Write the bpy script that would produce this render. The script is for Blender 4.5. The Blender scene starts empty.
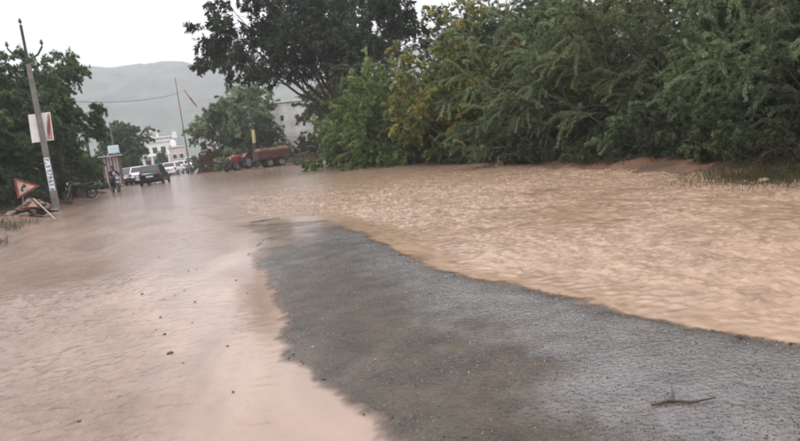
import bpy, math, random
import numpy as np
from mathutils import Vector, Matrix, Quaternion

# ------------------------------------------------------------------ camera
scene = bpy.context.scene
col = scene.collection
F, CAM_H = 650.0, 1.6                       # focal length in photo pixels, eye height
ROLL, PITCH, YAW = math.radians(7.0), math.radians(-7.68), math.radians(19.0)
fw = np.array([math.sin(YAW)*math.cos(PITCH), math.cos(YAW)*math.cos(PITCH), math.sin(PITCH)])
r0 = np.array([math.cos(YAW), -math.sin(YAW), 0.0]); u0 = np.cross(r0, fw)
CR = math.cos(ROLL)*r0 - math.sin(ROLL)*u0
CU = math.sin(ROLL)*r0 + math.cos(ROLL)*u0
CO = np.array([0, 0, CAM_H])
cam_d = bpy.data.cameras.new('camera')
cam = bpy.data.objects.new('camera', cam_d); col.objects.link(cam)
cam.matrix_world = Matrix(((CR[0], CU[0], -fw[0], CO[0]), (CR[1], CU[1], -fw[1], CO[1]),
                           (CR[2], CU[2], -fw[2], CO[2]), (0, 0, 0, 1)))
cam_d.sensor_width = 36; cam_d.lens = F/800*36
cam_d.clip_start = 0.05; cam_d.clip_end = 4000
scene.camera = cam

def ray(x, y): return fw*F + CR*(x-400) - CU*(y-220.5)
def gnd(x, y, z=0.0):
    d = ray(x, y); return CO + d*((z-CAM_H)/d[2])
def aty(x, y, Y):
    d = ray(x, y); return CO + d*(Y/d[1])

# ------------------------------------------------------------------ sky, sun, exposure
SUN_EL, SUN_AZ = math.radians(62), math.radians(-35)
w = bpy.data.worlds.new('World'); scene.world = w; w.use_nodes = True
nt = w.node_tree; nt.nodes.clear()
wo = nt.nodes.new('ShaderNodeOutputWorld')
sky = nt.nodes.new('ShaderNodeTexSky'); sky.sky_type = 'NISHITA'; sky.sun_disc = False
sky.sun_elevation = SUN_EL; sky.sun_rotation = SUN_AZ; sky.dust_density = 4; sky.air_density = 1.5
b1 = nt.nodes.new('ShaderNodeBackground'); b1.inputs['Strength'].default_value = 0.08
nt.links.new(sky.outputs[0], b1.inputs[0])
tc = nt.nodes.new('ShaderNodeTexCoord')
cn = nt.nodes.new('ShaderNodeTexNoise'); cn.inputs['Scale'].default_value = 2.2; cn.inputs['Detail'].default_value = 5
nt.links.new(tc.outputs['Generated'], cn.inputs['Vector'])
cr = nt.nodes.new('ShaderNodeValToRGB')
cr.color_ramp.elements[0].position = 0.3; cr.color_ramp.elements[0].color = (0.90, 0.89, 0.925, 1)
cr.color_ramp.elements[1].position = 0.7; cr.color_ramp.elements[1].color = (1.0, 0.985, 1.02, 1)
nt.links.new(cn.outputs['Fac'], cr.inputs[0])
b2 = nt.nodes.new('ShaderNodeBackground'); b2.inputs['Strength'].default_value = 1.06
nt.links.new(cr.outputs[0], b2.inputs[0])
sx = nt.nodes.new('ShaderNodeSeparateXYZ'); nt.links.new(tc.outputs['Generated'], sx.inputs[0])
mz = nt.nodes.new('ShaderNodeMath'); mz.operation = 'MAXIMUM'; mz.inputs[1].default_value = 0.0; nt.links.new(sx.outputs['Z'], mz.inputs[0])
ml = nt.nodes.new('ShaderNodeMath'); ml.operation = 'MULTIPLY_ADD'; ml.inputs[1].default_value = 0.95; ml.inputs[2].default_value = 0.65
nt.links.new(mz.outputs[0], ml.inputs[0]); nt.links.new(ml.outputs[0], b2.inputs['Strength'])
mx = nt.nodes.new('ShaderNodeMixShader'); mx.inputs[0].default_value = 0.92
nt.links.new(b1.outputs[0], mx.inputs[1]); nt.links.new(b2.outputs[0], mx.inputs[2])
nt.links.new(mx.outputs[0], wo.inputs[0])

sd = bpy.data.lights.new('sun', 'SUN'); sd.energy = 0.8; sd.angle = math.radians(20); sd.color = (1, 0.97, 0.92)
sun = bpy.data.objects.new('sun', sd); col.objects.link(sun)
sv = Vector((math.sin(SUN_AZ)*math.cos(SUN_EL), math.cos(SUN_AZ)*math.cos(SUN_EL), math.sin(SUN_EL)))
sun.rotation_euler = sv.to_track_quat('Z', 'Y').to_euler()
sun.location = (0, 0, 60)

scene.view_settings.view_transform = 'Standard'
scene.view_settings.look = 'None'
scene.view_settings.exposure = 0.82
scene.view_settings.gamma = 1.0
scene.view_settings.use_curve_mapping = False
scene.cycles.use_denoising = True
scene.cycles.max_bounces = 6; scene.cycles.diffuse_bounces = 3; scene.cycles.glossy_bounces = 3
scene.cycles.transmission_bounces = 4; scene.cycles.transparent_max_bounces = 6; scene.cycles.volume_bounces = 1
scene.cycles.filter_width = 1.9             # soft phone-video picture

random.seed(7)
RG = np.random.default_rng(7)

# ------------------------------------------------------------------ helpers
def tag(o, label=None, cat=None, group=None, kind=None):
    if label: o['label'] = label
    if cat: o['category'] = cat
    if group: o['group'] = group
    if kind: o['kind'] = kind
    return o
def empty(name, loc=(0, 0, 0), rz=0.0):
    o = bpy.data.objects.new(name, None); col.objects.link(o)
    o.location = loc; o.rotation_euler = (0, 0, rz); o.empty_display_size = 0.3
    return o
def copy_tree(o, parent=None):
    c = o.copy(); col.objects.link(c); c.parent = parent
    for ch in list(o.children): copy_tree(ch, c)
    return c
def linkobj(name, me, mat, parent=None):
    o = bpy.data.objects.new(name, me); col.objects.link(o)
    if mat is not None:
        if len(me.materials) == 0: me.materials.append(mat)
    if parent is not None: o.parent = parent
    return o
def np_mesh(name, V, Fc, smooth=False):
    V = np.ascontiguousarray(V, dtype=np.float32); Fc = np.ascontiguousarray(Fc, dtype=np.int32)
    me = bpy.data.meshes.new(name); n, k = Fc.shape
    me.vertices.add(len(V)); me.vertices.foreach_set('co', V.ravel())
    me.loops.add(n*k); me.loops.foreach_set('vertex_index', Fc.ravel())
    me.polygons.add(n); me.polygons.foreach_set('loop_start', np.arange(0, n*k, k, dtype=np.int32))
    try: me.polygons.foreach_set('loop_total', np.full(n, k, dtype=np.int32))
    except Exception: pass
    me.polygons.foreach_set('use_smooth', np.full(n, smooth, dtype=bool))
    me.update(calc_edges=True)
    return me

class MB:
    def __init__(s): s.V = []; s.F = []; s.S = []
    def add(s, V, Fc, smooth=False, M=None):
        k = len(s.V)
        s.V += [tuple(M @ Vector(v)) if M is not None else tuple(v) for v in V]
        s.F += [tuple(i+k for i in f) for f in Fc]; s.S += [smooth]*len(Fc); return s
    def box(s, c, d, M=None, taper=1.0):
        x, y, z = d[0]/2, d[1]/2, d[2]/2; V = []
        for k, t in ((-1, 1.0), (1, taper)):
            for a, b in ((-1, -1), (1, -1), (1, 1), (-1, 1)): V.append((c[0]+a*x*t, c[1]+b*y*t, c[2]+k*z))
        return s.add(V, [(3, 2, 1, 0), (4, 5, 6, 7), (0, 1, 5, 4), (1, 2, 6, 5), (2, 3, 7, 6), (3, 0, 4, 7)], False, M)
    def tube(s, pts, r, n=8, cap=True, smooth=True):
        pts = [Vector(p) for p in pts]; m = len(pts)
        rs = r if isinstance(r, (list, tuple)) else [r]*m
        V = []; Fc = []; prev = None
        for i, p in enumerate(pts):
            t = (pts[min(i+1, m-1)] - pts[max(i-1, 0)]).normalized()
            if prev is None:
                a = t.cross(Vector((0, 0, 1)))
                if a.length < 1e-3: a = t.cross(Vector((1, 0, 0)))
            else: a = prev - t*prev.dot(t)
            a.normalize(); prev = a; b = t.cross(a)
            for j in range(n):
                an = 2*math.pi*j/n; V.append(p + (a*math.cos(an)+b*math.sin(an))*rs[i])
        for i in range(m-1):
            for j in range(n):
                j2 = (j+1) % n; Fc.append((i*n+j, i*n+j2, (i+1)*n+j2, (i+1)*n+j))
        s.add(V, Fc, smooth)
        if cap:
            s.add(V[:n], [tuple(range(n-1, -1, -1))]); s.add(V[-n:], [tuple(range(n))])
        return s
    def torus(s, c, ax, R, r, n=24, m=10, flat=1.0):
        c = Vector(c); ax = Vector(ax).normalized()
        a = ax.cross(Vector((0, 0, 1)));
        if a.length < 1e-3: a = Vector((1, 0, 0))
        a.normalize(); b = ax.cross(a); V = []; Fc = []
        for i in range(n):
            t = 2*math.pi*i/n; d = a*math.cos(t)+b*math.sin(t)
            for j in range(m):
                q = 2*math.pi*j/m; V.append(c + d*(R+r*math.cos(q)) + ax*(r*math.sin(q)*flat))
        for i in range(n):
            for j in range(m):
                i2, j2 = (i+1) % n, (j+1) % m; Fc.append((i*m+j, i2*m+j, i2*m+j2, i*m+j2))
        return s.add(V, Fc, True)
    def ball(s, c, r, n=12, m=8, M=None):
        r = r if isinstance(r, (tuple, list)) else (r, r, r); V = []; Fc = []
        for i in range(m+1):
            th = math.pi*i/m
            for j in range(n):
                ph = 2*math.pi*j/n
                V.append((c[0]+r[0]*math.sin(th)*math.cos(ph), c[1]+r[1]*math.sin(th)*math.sin(ph), c[2]+r[2]*math.cos(th)))
        for i in range(m):
            for j in range(n):
                j2 = (j+1) % n; Fc.append((i*n+j, (i+1)*n+j, (i+1)*n+j2, i*n+j2))
        return s.add(V, Fc, True, M)
    def prism(s, poly, h, M=None, smooth=False):      # polygon in xy, extruded z 0..h
        n = len(poly); V = [(p[0], p[1], 0) for p in poly]+[(p[0], p[1], h) for p in poly]
        Fc = [tuple(range(n-1, -1, -1)), tuple(range(n, 2*n))]+[(i, (i+1) % n, n+(i+1) % n, n+i) for i in range(n)]
        return s.add(V, Fc, smooth, M)
    def loft(s, secs, smooth=True, close=True, caps=True):
        n = len(secs[0]); V = [p for q in secs for p in q]; Fc = []
        for i in range(len(secs)-1):
            for j in range(n if close else n-1):
                j2 = (j+1) % n; Fc.append((i*n+j, i*n+j2, (i+1)*n+j2, (i+1)*n+j))
        s.add(V, Fc, smooth)
        if caps: s.add(secs[0], [tuple(range(n-1, -1, -1))]); s.add(secs[-1], [tuple(range(n))])
        return s
    def mesh(s, name, bevel=0):
        me = bpy.data.meshes.new(name); me.from_pydata([tuple(v) for v in s.V], [], s.F)
        me.polygons.foreach_set('use_smooth', s.S); me.update(); return me
    def build(s, name, mat, parent=None, bevel=0.0):
        o = linkobj(name, s.mesh(name), mat, parent)
        if bevel:
            m = o.modifiers.new('bevel', 'BEVEL'); m.width = bevel; m.segments = 2; m.limit_method = 'ANGLE'
        return o

# spectral noise tiles (periodic), sampled anywhere
def spec_tile(n, fn, seed):
    g = np.random.default_rng(seed).standard_normal((n, n))
    kx = np.fft.fftfreq(n)*n; KX, KY = np.meshgrid(kx, kx); K = np.hypot(KX, KY)
    a = np.fft.ifft2(np.fft.fft2(g)*fn(K, KX, KY)).real
    return (a-a.mean())/a.std()
def samp(tile, x, y, size):
    n = tile.shape[0]; u = np.asarray(x)/size*n; v = np.asarray(y)/size*n
    i = np.floor(u).astype(int); j = np.floor(v).astype(int); fu = u-i; fv = v-j
    i0 = i % n; i1 = (i+1) % n; j0 = j % n; j1 = (j+1) % n
    return (tile[j0, i0]*(1-fu)+tile[j0, i1]*fu)*(1-fv)+(tile[j1, i0]*(1-fu)+tile[j1, i1]*fu)*fv
NZ = spec_tile(512, lambda K, a, b: np.where(K > 0, 1/np.maximum(K, 1)**1.5, 0), 3)
def sst(a, b, x):
    t = np.clip((x-a)/(b-a), 0, 1); return t*t*(3-2*t)

# ------------------------------------------------------------------ materials
def nodes(name):
    m = bpy.data.materials.new(name); m.use_nodes = True
    t = m.node_tree; return m, t, t.nodes['Principled BSDF'], t.nodes['Material Output']
MATS = {}
def mat(name, c, rough=0.6, var=0.25, scale=6.0, metal=0.0, bump=0.0, c2=None, spec=0.5, detail=6):
    if name in MATS: return MATS[name]
    m, t, p, o = nodes(name)
    g = t.nodes.new('ShaderNodeTexCoord'); n = t.nodes.new('ShaderNodeTexNoise')
    n.inputs['Scale'].default_value = scale; n.inputs['Detail'].default_value = detail; n.inputs['Roughness'].default_value = 0.65
    t.links.new(g.outputs['Object'], n.inputs['Vector'])
    r = t.nodes.new('ShaderNodeValToRGB'); r.color_ramp.elements[0].position = 0.32; r.color_ramp.elements[1].position = 0.68
    lo = tuple(v*(1-var) for v in c) if c2 is None else c2
    r.color_ramp.elements[0].color = (*lo, 1); r.color_ramp.elements[1].color = (*[min(1, v*(1+var*0.5)) for v in c], 1)
    t.links.new(n.outputs['Fac'], r.inputs[0]); t.links.new(r.outputs[0], p.inputs['Base Color'])
    p.inputs['Roughness'].default_value = rough; p.inputs['Metallic'].default_value = metal
    p.inputs['Specular IOR Level'].default_value = spec
    if bump:
        b = t.nodes.new('ShaderNodeBump'); b.inputs['Strength'].default_value = bump; b.inputs['Distance'].default_value = 0.02
        n2 = t.nodes.new('ShaderNodeTexNoise'); n2.inputs['Scale'].default_value = scale*6; n2.inputs['Detail'].default_value = 4
        t.links.new(g.outputs['Object'], n2.inputs['Vector']); t.links.new(n2.outputs['Fac'], b.inputs['Height'])
        t.links.new(b.outputs[0], p.inputs['Normal'])
    MATS[name] = m; return m
def leaf_mat(name, lo, mid, hi, trans=0.35, rough=0.5):
    m, t, p, o = nodes(name)
    g = t.nodes.new('ShaderNodeNewGeometry'); r = t.nodes.new('ShaderNodeValToRGB')
    tcn = t.nodes.new('ShaderNodeTexCoord'); nn = t.nodes.new('ShaderNodeTexNoise')
    nn.inputs['Scale'].default_value = 0.9; nn.inputs['Detail'].default_value = 3
    t.links.new(tcn.outputs['Object'], nn.inputs['Vector'])
    ma = t.nodes.new('ShaderNodeMath'); ma.operation = 'MULTIPLY_ADD'; ma.inputs[1].default_value = 0.5
    g = t.nodes.new('ShaderNodeAttribute'); g.attribute_name = 'tint'; ma.inputs[1].default_value = 0.75
    t.links.new(g.outputs['Fac'], ma.inputs[0])
    mb_ = t.nodes.new('ShaderNodeMath'); mb_.operation = 'MULTIPLY'; mb_.inputs[1].default_value = 0.3
    t.links.new(nn.outputs['Fac'], mb_.inputs[0]); t.links.new(mb_.outputs[0], ma.inputs[2])
    e = r.color_ramp.elements; e[0].position = 0.2; e[0].color = (*lo, 1); e[1].position = 0.8; e[1].color = (*hi, 1)
    q = e.new(0.5); q.color = (*mid, 1)
    t.links.new(ma.outputs[0], r.inputs[0]); t.links.new(r.outputs[0], p.inputs['Base Color'])
    p.inputs['Roughness'].default_value = rough; p.inputs['Specular IOR Level'].default_value = 0.35
    tr = t.nodes.new('ShaderNodeBsdfTranslucent'); t.links.new(r.outputs[0], tr.inputs[0])
    mxs = t.nodes.new('ShaderNodeMixShader'); mxs.inputs[0].default_value = trans
    t.links.new(p.outputs[0], mxs.inputs[1]); t.links.new(tr.outputs[0], mxs.inputs[2]); t.links.new(mxs.outputs[0], o.inputs[0])
    return m

def water_mat():
    m, t, p, o = nodes('muddy_water')
    g = t.nodes.new('ShaderNodeTexCoord'); mp = t.nodes.new('ShaderNodeMapping')
    mp.inputs['Scale'].default_value = (1.0, 0.45, 1.0); mp.inputs['Rotation'].default_value = (0, 0, 0.35)
    t.links.new(g.outputs['Object'], mp.inputs['Vector'])
    n = t.nodes.new('ShaderNodeTexNoise'); n.inputs['Scale'].default_value = 0.9; n.inputs['Detail'].default_value = 7
    n.inputs['Roughness'].default_value = 0.6; n.inputs['Distortion'].default_value = 0.8
    t.links.new(mp.outputs[0], n.inputs['Vector'])
    r = t.nodes.new('ShaderNodeValToRGB'); e = r.color_ramp.elements
    e[0].position = 0.3; e[0].color = (0.205, 0.140, 0.108, 1); e[1].position = 0.7; e[1].color = (0.35, 0.255, 0.20, 1)
    t.links.new(n.outputs['Fac'], r.inputs[0])
    rb = t.nodes.new('ShaderNodeValToRGB'); e = rb.color_ramp.elements          # the right-hand current carries redder silt
    e[0].position = 0.34; e[0].color = (0.215, 0.137, 0.090, 1); e[1].position = 0.66; e[1].color = (0.385, 0.268, 0.188, 1)
    nb = t.nodes.new('ShaderNodeTexNoise'); nb.inputs['Scale'].default_value = 3.2; nb.inputs['Detail'].default_value = 8; nb.inputs['Roughness'].default_value = 0.7; nb.inputs['Distortion'].default_value = 1.2
    t.links.new(mp.outputs[0], nb.inputs['Vector']); t.links.new(nb.outputs['Fac'], rb.inputs[0])
    si = t.nodes.new('ShaderNodeAttribute'); si.attribute_name = 'silt'
    mc = t.nodes.new('ShaderNodeMix'); mc.data_type = 'RGBA'; t.links.new(si.outputs['Fac'], mc.inputs[0])
    t.links.new(r.outputs[0], mc.inputs[6]); t.links.new(rb.outputs[0], mc.inputs[7])
    sj = t.nodes.new('ShaderNodeAttribute'); sj.attribute_name = 'dark_silt'    # browner current along the left edge
    rj = t.nodes.new('ShaderNodeValToRGB'); e = rj.color_ramp.elements; e[0].position = 0.3; e[0].color = (0.125, 0.084, 0.060, 1); e[1].position = 0.72; e[1].color = (0.235, 0.168, 0.128, 1)
    t.links.new(nb.outputs['Fac'], rj.inputs[0])
    mj = t.nodes.new('ShaderNodeMix'); mj.data_type = 'RGBA'; t.links.new(sj.outputs['Fac'], mj.inputs[0]); t.links.new(mc.outputs[2], mj.inputs[6]); t.links.new(rj.outputs[0], mj.inputs[7])
    t.links.new(mj.outputs[2], p.inputs['Base Color'])
    p.inputs['Roughness'].default_value = 0.10; p.inputs['IOR'].default_value = 1.33
    n2 = t.nodes.new('ShaderNodeTexNoise'); n2.inputs['Scale'].default_value = 17; n2.inputs['Detail'].default_value = 5; n2.inputs['Roughness'].default_value = 0.6
    mp2 = t.nodes.new('ShaderNodeMapping'); mp2.inputs['Scale'].default_value = (1.5, 0.8, 1)
    t.links.new(g.outputs['Object'], mp2.inputs['Vector']); t.links.new(mp2.outputs[0], n2.inputs['Vector'])
    at = t.nodes.new('ShaderNodeAttribute'); at.attribute_name = 'chop'
    mu = t.nodes.new('ShaderNodeMath'); mu.operation = 'MULTIPLY'
    t.links.new(n2.outputs['Fac'], mu.inputs[0]); t.links.new(at.outputs['Fac'], mu.inputs[1])
    b = t.nodes.new('ShaderNodeBump'); b.inputs['Strength'].default_value = 1.0; b.inputs['Distance'].default_value = 0.02
    t.links.new(mu.outputs[0], b.inputs['Height']); t.links.new(b.outputs[0], p.inputs['Normal'])
    dp = t.nodes.new('ShaderNodeAttribute'); dp.attribute_name = 'depth'        # turbid water: clear only where it is a thin film
    mr = t.nodes.new('ShaderNodeMapRange'); mr.interpolation_type = 'SMOOTHSTEP'
    mr.inputs[1].default_value = 0.0; mr.inputs[2].default_value = 0.016; mr.inputs[3].default_value = 0.15; mr.inputs[4].default_value = 1.0
    t.links.new(dp.outputs['Fac'], mr.inputs[0]); t.links.new(mr.outputs[0], p.inputs['Alpha'])
    return m
def asphalt_mat():
    m, t, p, o = nodes('wet_asphalt')
    g = t.nodes.new('ShaderNodeTexCoord')
    v = t.nodes.new('ShaderNodeTexVoronoi'); v.inputs['Scale'].default_value = 55
    n = t.nodes.new('ShaderNodeTexNoise'); n.inputs['Scale'].default_value = 3; n.inputs['Detail'].default_value = 8
    for q in (v, n): t.links.new(g.outputs['Object'], q.inputs['Vector'])
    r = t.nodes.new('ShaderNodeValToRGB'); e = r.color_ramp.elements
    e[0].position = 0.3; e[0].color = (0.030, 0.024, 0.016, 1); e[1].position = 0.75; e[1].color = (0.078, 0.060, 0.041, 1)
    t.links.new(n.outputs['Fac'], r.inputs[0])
    rg_ = t.nodes.new('ShaderNodeValToRGB'); e = rg_.color_ramp.elements      # grey base painted as sky sheen; elsewhere brown painted as tree reflection
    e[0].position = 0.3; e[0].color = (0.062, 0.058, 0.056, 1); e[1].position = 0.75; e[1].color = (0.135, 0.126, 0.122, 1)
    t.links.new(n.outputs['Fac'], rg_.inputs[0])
    fa = t.nodes.new('ShaderNodeAttribute'); fa.attribute_name = 'film_sheen'
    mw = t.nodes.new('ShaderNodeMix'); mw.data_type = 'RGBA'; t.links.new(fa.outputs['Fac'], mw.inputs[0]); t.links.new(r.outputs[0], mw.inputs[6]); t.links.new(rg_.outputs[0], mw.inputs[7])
    mxc = t.nodes.new('ShaderNodeMix'); mxc.data_type = 'RGBA'; mxc.blend_type = 'MULTIPLY'; mxc.inputs[0].default_value = 0.4
    cr2 = t.nodes.new('ShaderNodeValToRGB'); cr2.color_ramp.elements[0].color = (0.55, 0.55, 0.55, 1); cr2.color_ramp.elements[1].color = (1.5, 1.45, 1.4, 1)
    sep = t.nodes.new('ShaderNodeSeparateColor'); t.links.new(v.outputs['Color'], sep.inputs[0]); t.links.new(sep.outputs[0], cr2.inputs[0])
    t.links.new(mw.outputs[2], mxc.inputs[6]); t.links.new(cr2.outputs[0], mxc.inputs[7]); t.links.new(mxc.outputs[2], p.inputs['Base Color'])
    fl = t.nodes.new('ShaderNodeAttribute'); fl.attribute_name = 'film_sheen'
    rr = t.nodes.new('ShaderNodeMapRange'); rr.inputs[1].default_value = 0.3; rr.inputs[2].default_value = 0.7; rr.inputs[3].default_value = 0.03; rr.inputs[4].default_value = 0.11
    t.links.new(n.outputs['Fac'], rr.inputs[0]); 
    rm = t.nodes.new('ShaderNodeMix'); rm.inputs[2].default_value = 0.36; t.links.new(fl.outputs['Fac'], rm.inputs[0]); t.links.new(rr.outputs[0], rm.inputs[3]); t.links.new(rm.outputs[0], p.inputs['Roughness'])
    sm = t.nodes.new('ShaderNodeMapRange'); sm.inputs[3].default_value = 0.22; sm.inputs[4].default_value = 0.55; t.links.new(fl.outputs['Fac'], sm.inputs[0]); t.links.new(sm.outputs[0], p.inputs['Specular IOR Level'])
    b = t.nodes.new('ShaderNodeBump'); b.inputs['Strength'].default_value = 0.3; b.inputs['Distance'].default_value = 0.006
    t.links.new(v.outputs['Distance'], b.inputs['Height'])
    n3 = t.nodes.new('ShaderNodeTexNoise'); n3.inputs['Scale'].default_value = 26; n3.inputs['Detail'].default_value = 2
    mp = t.nodes.new('ShaderNodeMapping'); mp.inputs['Scale'].default_value = (1, 1.15, 1); mp.inputs['Rotation'].default_value = (0, 0, 0.5)
    t.links.new(g.outputs['Object'], mp.inputs['Vector']); t.links.new(mp.outputs[0], n3.inputs['Vector'])
    b2_ = t.nodes.new('ShaderNodeBump'); b2_.inputs['Distance'].default_value = 0.02
    n4 = t.nodes.new('ShaderNodeTexNoise'); n4.inputs['Scale'].default_value = 0.8; n4.inputs['Detail'].default_value = 4
    t.links.new(g.outputs['Object'], n4.inputs['Vector'])
    m4 = t.nodes.new('ShaderNodeMapRange'); m4.inputs[1].default_value = 0.35; m4.inputs[2].default_value = 0.65; m4.inputs[3].default_value = 0.2; m4.inputs[4].default_value = 0.7
    t.links.new(n4.outputs['Fac'], m4.inputs[0]); t.links.new(m4.outputs[0], b2_.inputs['Strength'])
    t.links.new(n3.outputs['Fac'], b2_.inputs['Height']); t.links.new(b.outputs[0], b2_.inputs['Normal']); t.links.new(b2_.outputs[0], p.inputs['Normal'])
    return m

M_WATER = water_mat(); M_ASPH = asphalt_mat()
M_SOIL = mat('wet_red_soil', (0.145, 0.070, 0.040), 0.5, 0.5, 0.7, bump=0.6, c2=(0.05, 0.036, 0.022))
M_HILL = mat('hill_scrub', (0.066, 0.080, 0.056), 0.9, 0.75, 0.035, detail=10)
M_CONC = mat('concrete', (0.19, 0.178, 0.155), 0.85, 0.35, 3, bump=0.3)
M_IRON = mat('dark_iron', (0.055, 0.05, 0.055), 0.6, 0.3, 8, metal=0.3)
M_PORC = mat('porcelain', (0.10, 0.07, 0.06), 0.25, 0.1, 4)
M_WHITE = mat('white_paint', (0.80, 0.79, 0.77), 0.6, 0.12, 2)
M_OFFW = mat('stained_plaster', (0.80, 0.78, 0.75), 0.85, 0.35, 0.8)
M_CREAM = mat('cream_plaster', (0.66, 0.56, 0.49), 0.85, 0.25, 0.8)
M_BLUE = mat('blue_letters', (0.03, 0.07, 0.33), 0.6, 0.3, 10)
M_REDP = mat('faded_red_paint', (0.24, 0.045, 0.035), 0.65, 0.5, 5)
M_SIGNF = mat('sign_cream_face', (0.52, 0.39, 0.30), 0.65, 0.5, 5)
M_BLACK = mat('black_paint', (0.02, 0.02, 0.022), 0.45, 0.2, 6)
M_RUBBER = mat('rubber', (0.022, 0.021, 0.02), 0.8, 0.4, 20)
M_STEEL = mat('steel', (0.45, 0.45, 0.46), 0.35, 0.2, 10, metal=0.9)
M_GLASS = mat('car_glass', (0.03, 0.035, 0.04), 0.06, 0.1, 2, spec=0.7)
M_CARDK = mat('dark_teal_car_paint', (0.014, 0.024, 0.026), 0.22, 0.2, 3)
M_CARBL = mat('black_car_paint', (0.02, 0.02, 0.024), 0.22, 0.2, 3)
M_CARWH = mat('white_car_paint', (0.74, 0.74, 0.73), 0.3, 0.08, 3)
M_LAMPW = mat('headlamp_glass', (0.75, 0.76, 0.78), 0.1, 0.05, 4)
M_LAMPR = mat('red_lamp_glass', (0.35, 0.015, 0.012), 0.15, 0.1, 4)
M_TRACT = mat('tractor_red', (0.21, 0.03, 0.02), 0.6, 0.7, 4)
M_RUST = mat('rusty_red_steel', (0.075, 0.028, 0.02), 0.75, 0.5, 5)
M_SACK = mat('orange_sacking', (0.17, 0.085, 0.045), 0.9, 0.4, 5, bump=0.4)
M_YELL = mat('yellow_paint', (0.50, 0.45, 0.20), 0.6, 0.2, 5)
M_GREENP = mat('green_grey_pole', (0.025, 0.035, 0.026), 0.6, 0.3, 5)
M_BARK = mat('bark', (0.085, 0.065, 0.05), 0.95, 0.45, 7, bump=0.6)
M_TWIG = mat('pale_twig', (0.19, 0.16, 0.125), 0.9, 0.4, 9)
M_STONE = mat('wet_stone', (0.12, 0.095, 0.075), 0.4, 0.5, 14, bump=0.5)
M_TANST = mat('tan_stone', (0.36, 0.26, 0.15), 0.8, 0.5, 9, bump=0.5)
M_SKIN = mat('skin', (0.22, 0.115, 0.07), 0.5, 0.1, 10)
M_CLOTH = mat('dark_cloth', (0.03, 0.03, 0.036), 0.9, 0.3, 12)
M_WCLOTH = mat('white_cloth', (0.66, 0.65, 0.66), 0.9, 0.12, 9)
M_HAIR = mat('hair', (0.012, 0.01, 0.01), 0.5, 0.2, 20)
M_PINK = mat('pink_red_cloth', (0.48, 0.20, 0.20), 0.9, 0.2, 7)
M_WINDK = mat('dark_window_pane', (0.05, 0.055, 0.06), 0.12, 0.2, 2)
M_BSIGN = mat('pale_blue_board', (0.55, 0.70, 0.74), 0.5, 0.12, 3)
L_PROS = leaf_mat('prosopis_leaf', (0.053, 0.088, 0.039), (0.159, 0.218, 0.104), (0.350, 0.413, 0.249), 0.3)
L_PRO2 = leaf_mat('olive_thorn_leaf', (0.052, 0.078, 0.033), (0.156, 0.195, 0.082), (0.333, 0.366, 0.198), 0.3)
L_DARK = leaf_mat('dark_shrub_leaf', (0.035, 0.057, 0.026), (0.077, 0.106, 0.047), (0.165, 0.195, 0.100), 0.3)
L_YEL = leaf_mat('yellow_green_leaf', (0.059, 0.094, 0.026), (0.165, 0.195, 0.050), (0.448, 0.378, 0.106), 0.35)
L_LITE = leaf_mat('light_green_leaf', (0.094, 0.147, 0.047), (0.212, 0.295, 0.100), (0.401, 0.484, 0.189), 0.35)
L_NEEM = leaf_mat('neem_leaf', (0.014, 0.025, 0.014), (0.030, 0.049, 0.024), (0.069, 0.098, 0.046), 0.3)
L_TREE = leaf_mat('tree_leaf', (0.034, 0.068, 0.026), (0.078, 0.129, 0.048), (0.170, 0.231, 0.089), 0.3)
L_BRN = leaf_mat('dry_brown_leaf', (0.10, 0.06, 0.035), (0.17, 0.105, 0.055), (0.25, 0.17, 0.09), 0.3)
L_GRASS = leaf_mat('grass_blade', (0.03, 0.036, 0.016), (0.055, 0.06, 0.026), (0.12, 0.10, 0.05), 0.3)

# ------------------------------------------------------------------ ground, road, flood water, hill
def left_edge(y): return -3.55 + 0.35*samp(NZ, y, 3.0+0*y, 60) + 0.25*samp(NZ, y*3, 9.0+0*y, 60)
def right_edge(y): return 9.0 + 0.075*np.clip(y-8, 0, 22) + 0.4*samp(NZ, y, 31.0+0*y, 60)
def G(x, y):
    x = np.asarray(x, float); y = np.asarray(y, float)
    le = left_edge(y); re = right_edge(y)
    z = -0.16 + 0*x
    z = z + sst(0.0, 2.6, le - x)*0.42 + sst(0.0, 3.0, x - re)*0.34
    out = np.maximum(np.clip(le-x, 0, 2), np.clip(x-re, 0, 2))/2
    z = z + out*(0.03*samp(NZ, x, y, 12)+0.02*samp(NZ, x, y, 2.5))
    z = z + sst(70, 95, y)*0.14*(1-sst(2.0, 6.0, np.abs(x-1.3)))
    return z
def gz(x, y): return float(G(np.array([x]), np.array([y]))[0])
def grid(xs, ys, zf, name, m, smooth=True):
    X, Y = np.meshgrid(xs, ys); Z = zf(X, Y); nx, ny = len(xs), len(ys)
    V = np.stack([X, Y, Z], -1).reshape(-1, 3)
    i = np.arange((ny-1)*nx).reshape(ny-1, nx)[:, :-1].ravel()
    me = np_mesh(name, V, np.stack([i, i+1, i+nx+1, i+nx], 1), smooth)
    return linkobj(name, me, m), X, Y
def ramp_axis(segs):
    out = []
    for a, b, d in segs: out += list(np.arange(a, b, d))
    return np.array(out+[segs[-1][1]])
xs = ramp_axis([(-1400, -100, 50), (-100, -20, 5), (-20, -8, 0.8), (-8, -2.4, 0.1), (-2.4, 8.8, 1.4), (8.8, 16, 0.1), (16, 30, 0.8), (30, 100, 5), (100, 1400, 50)])
ys = ramp_axis([(-60, 0, 4), (0, 6, 0.5), (6, 30, 0.1), (30, 60, 0.3), (60, 120, 2), (120, 1410, 30)])
o, _, _ = grid(xs, ys, G, 'ground', M_SOIL); tag(o, kind='structure')

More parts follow.
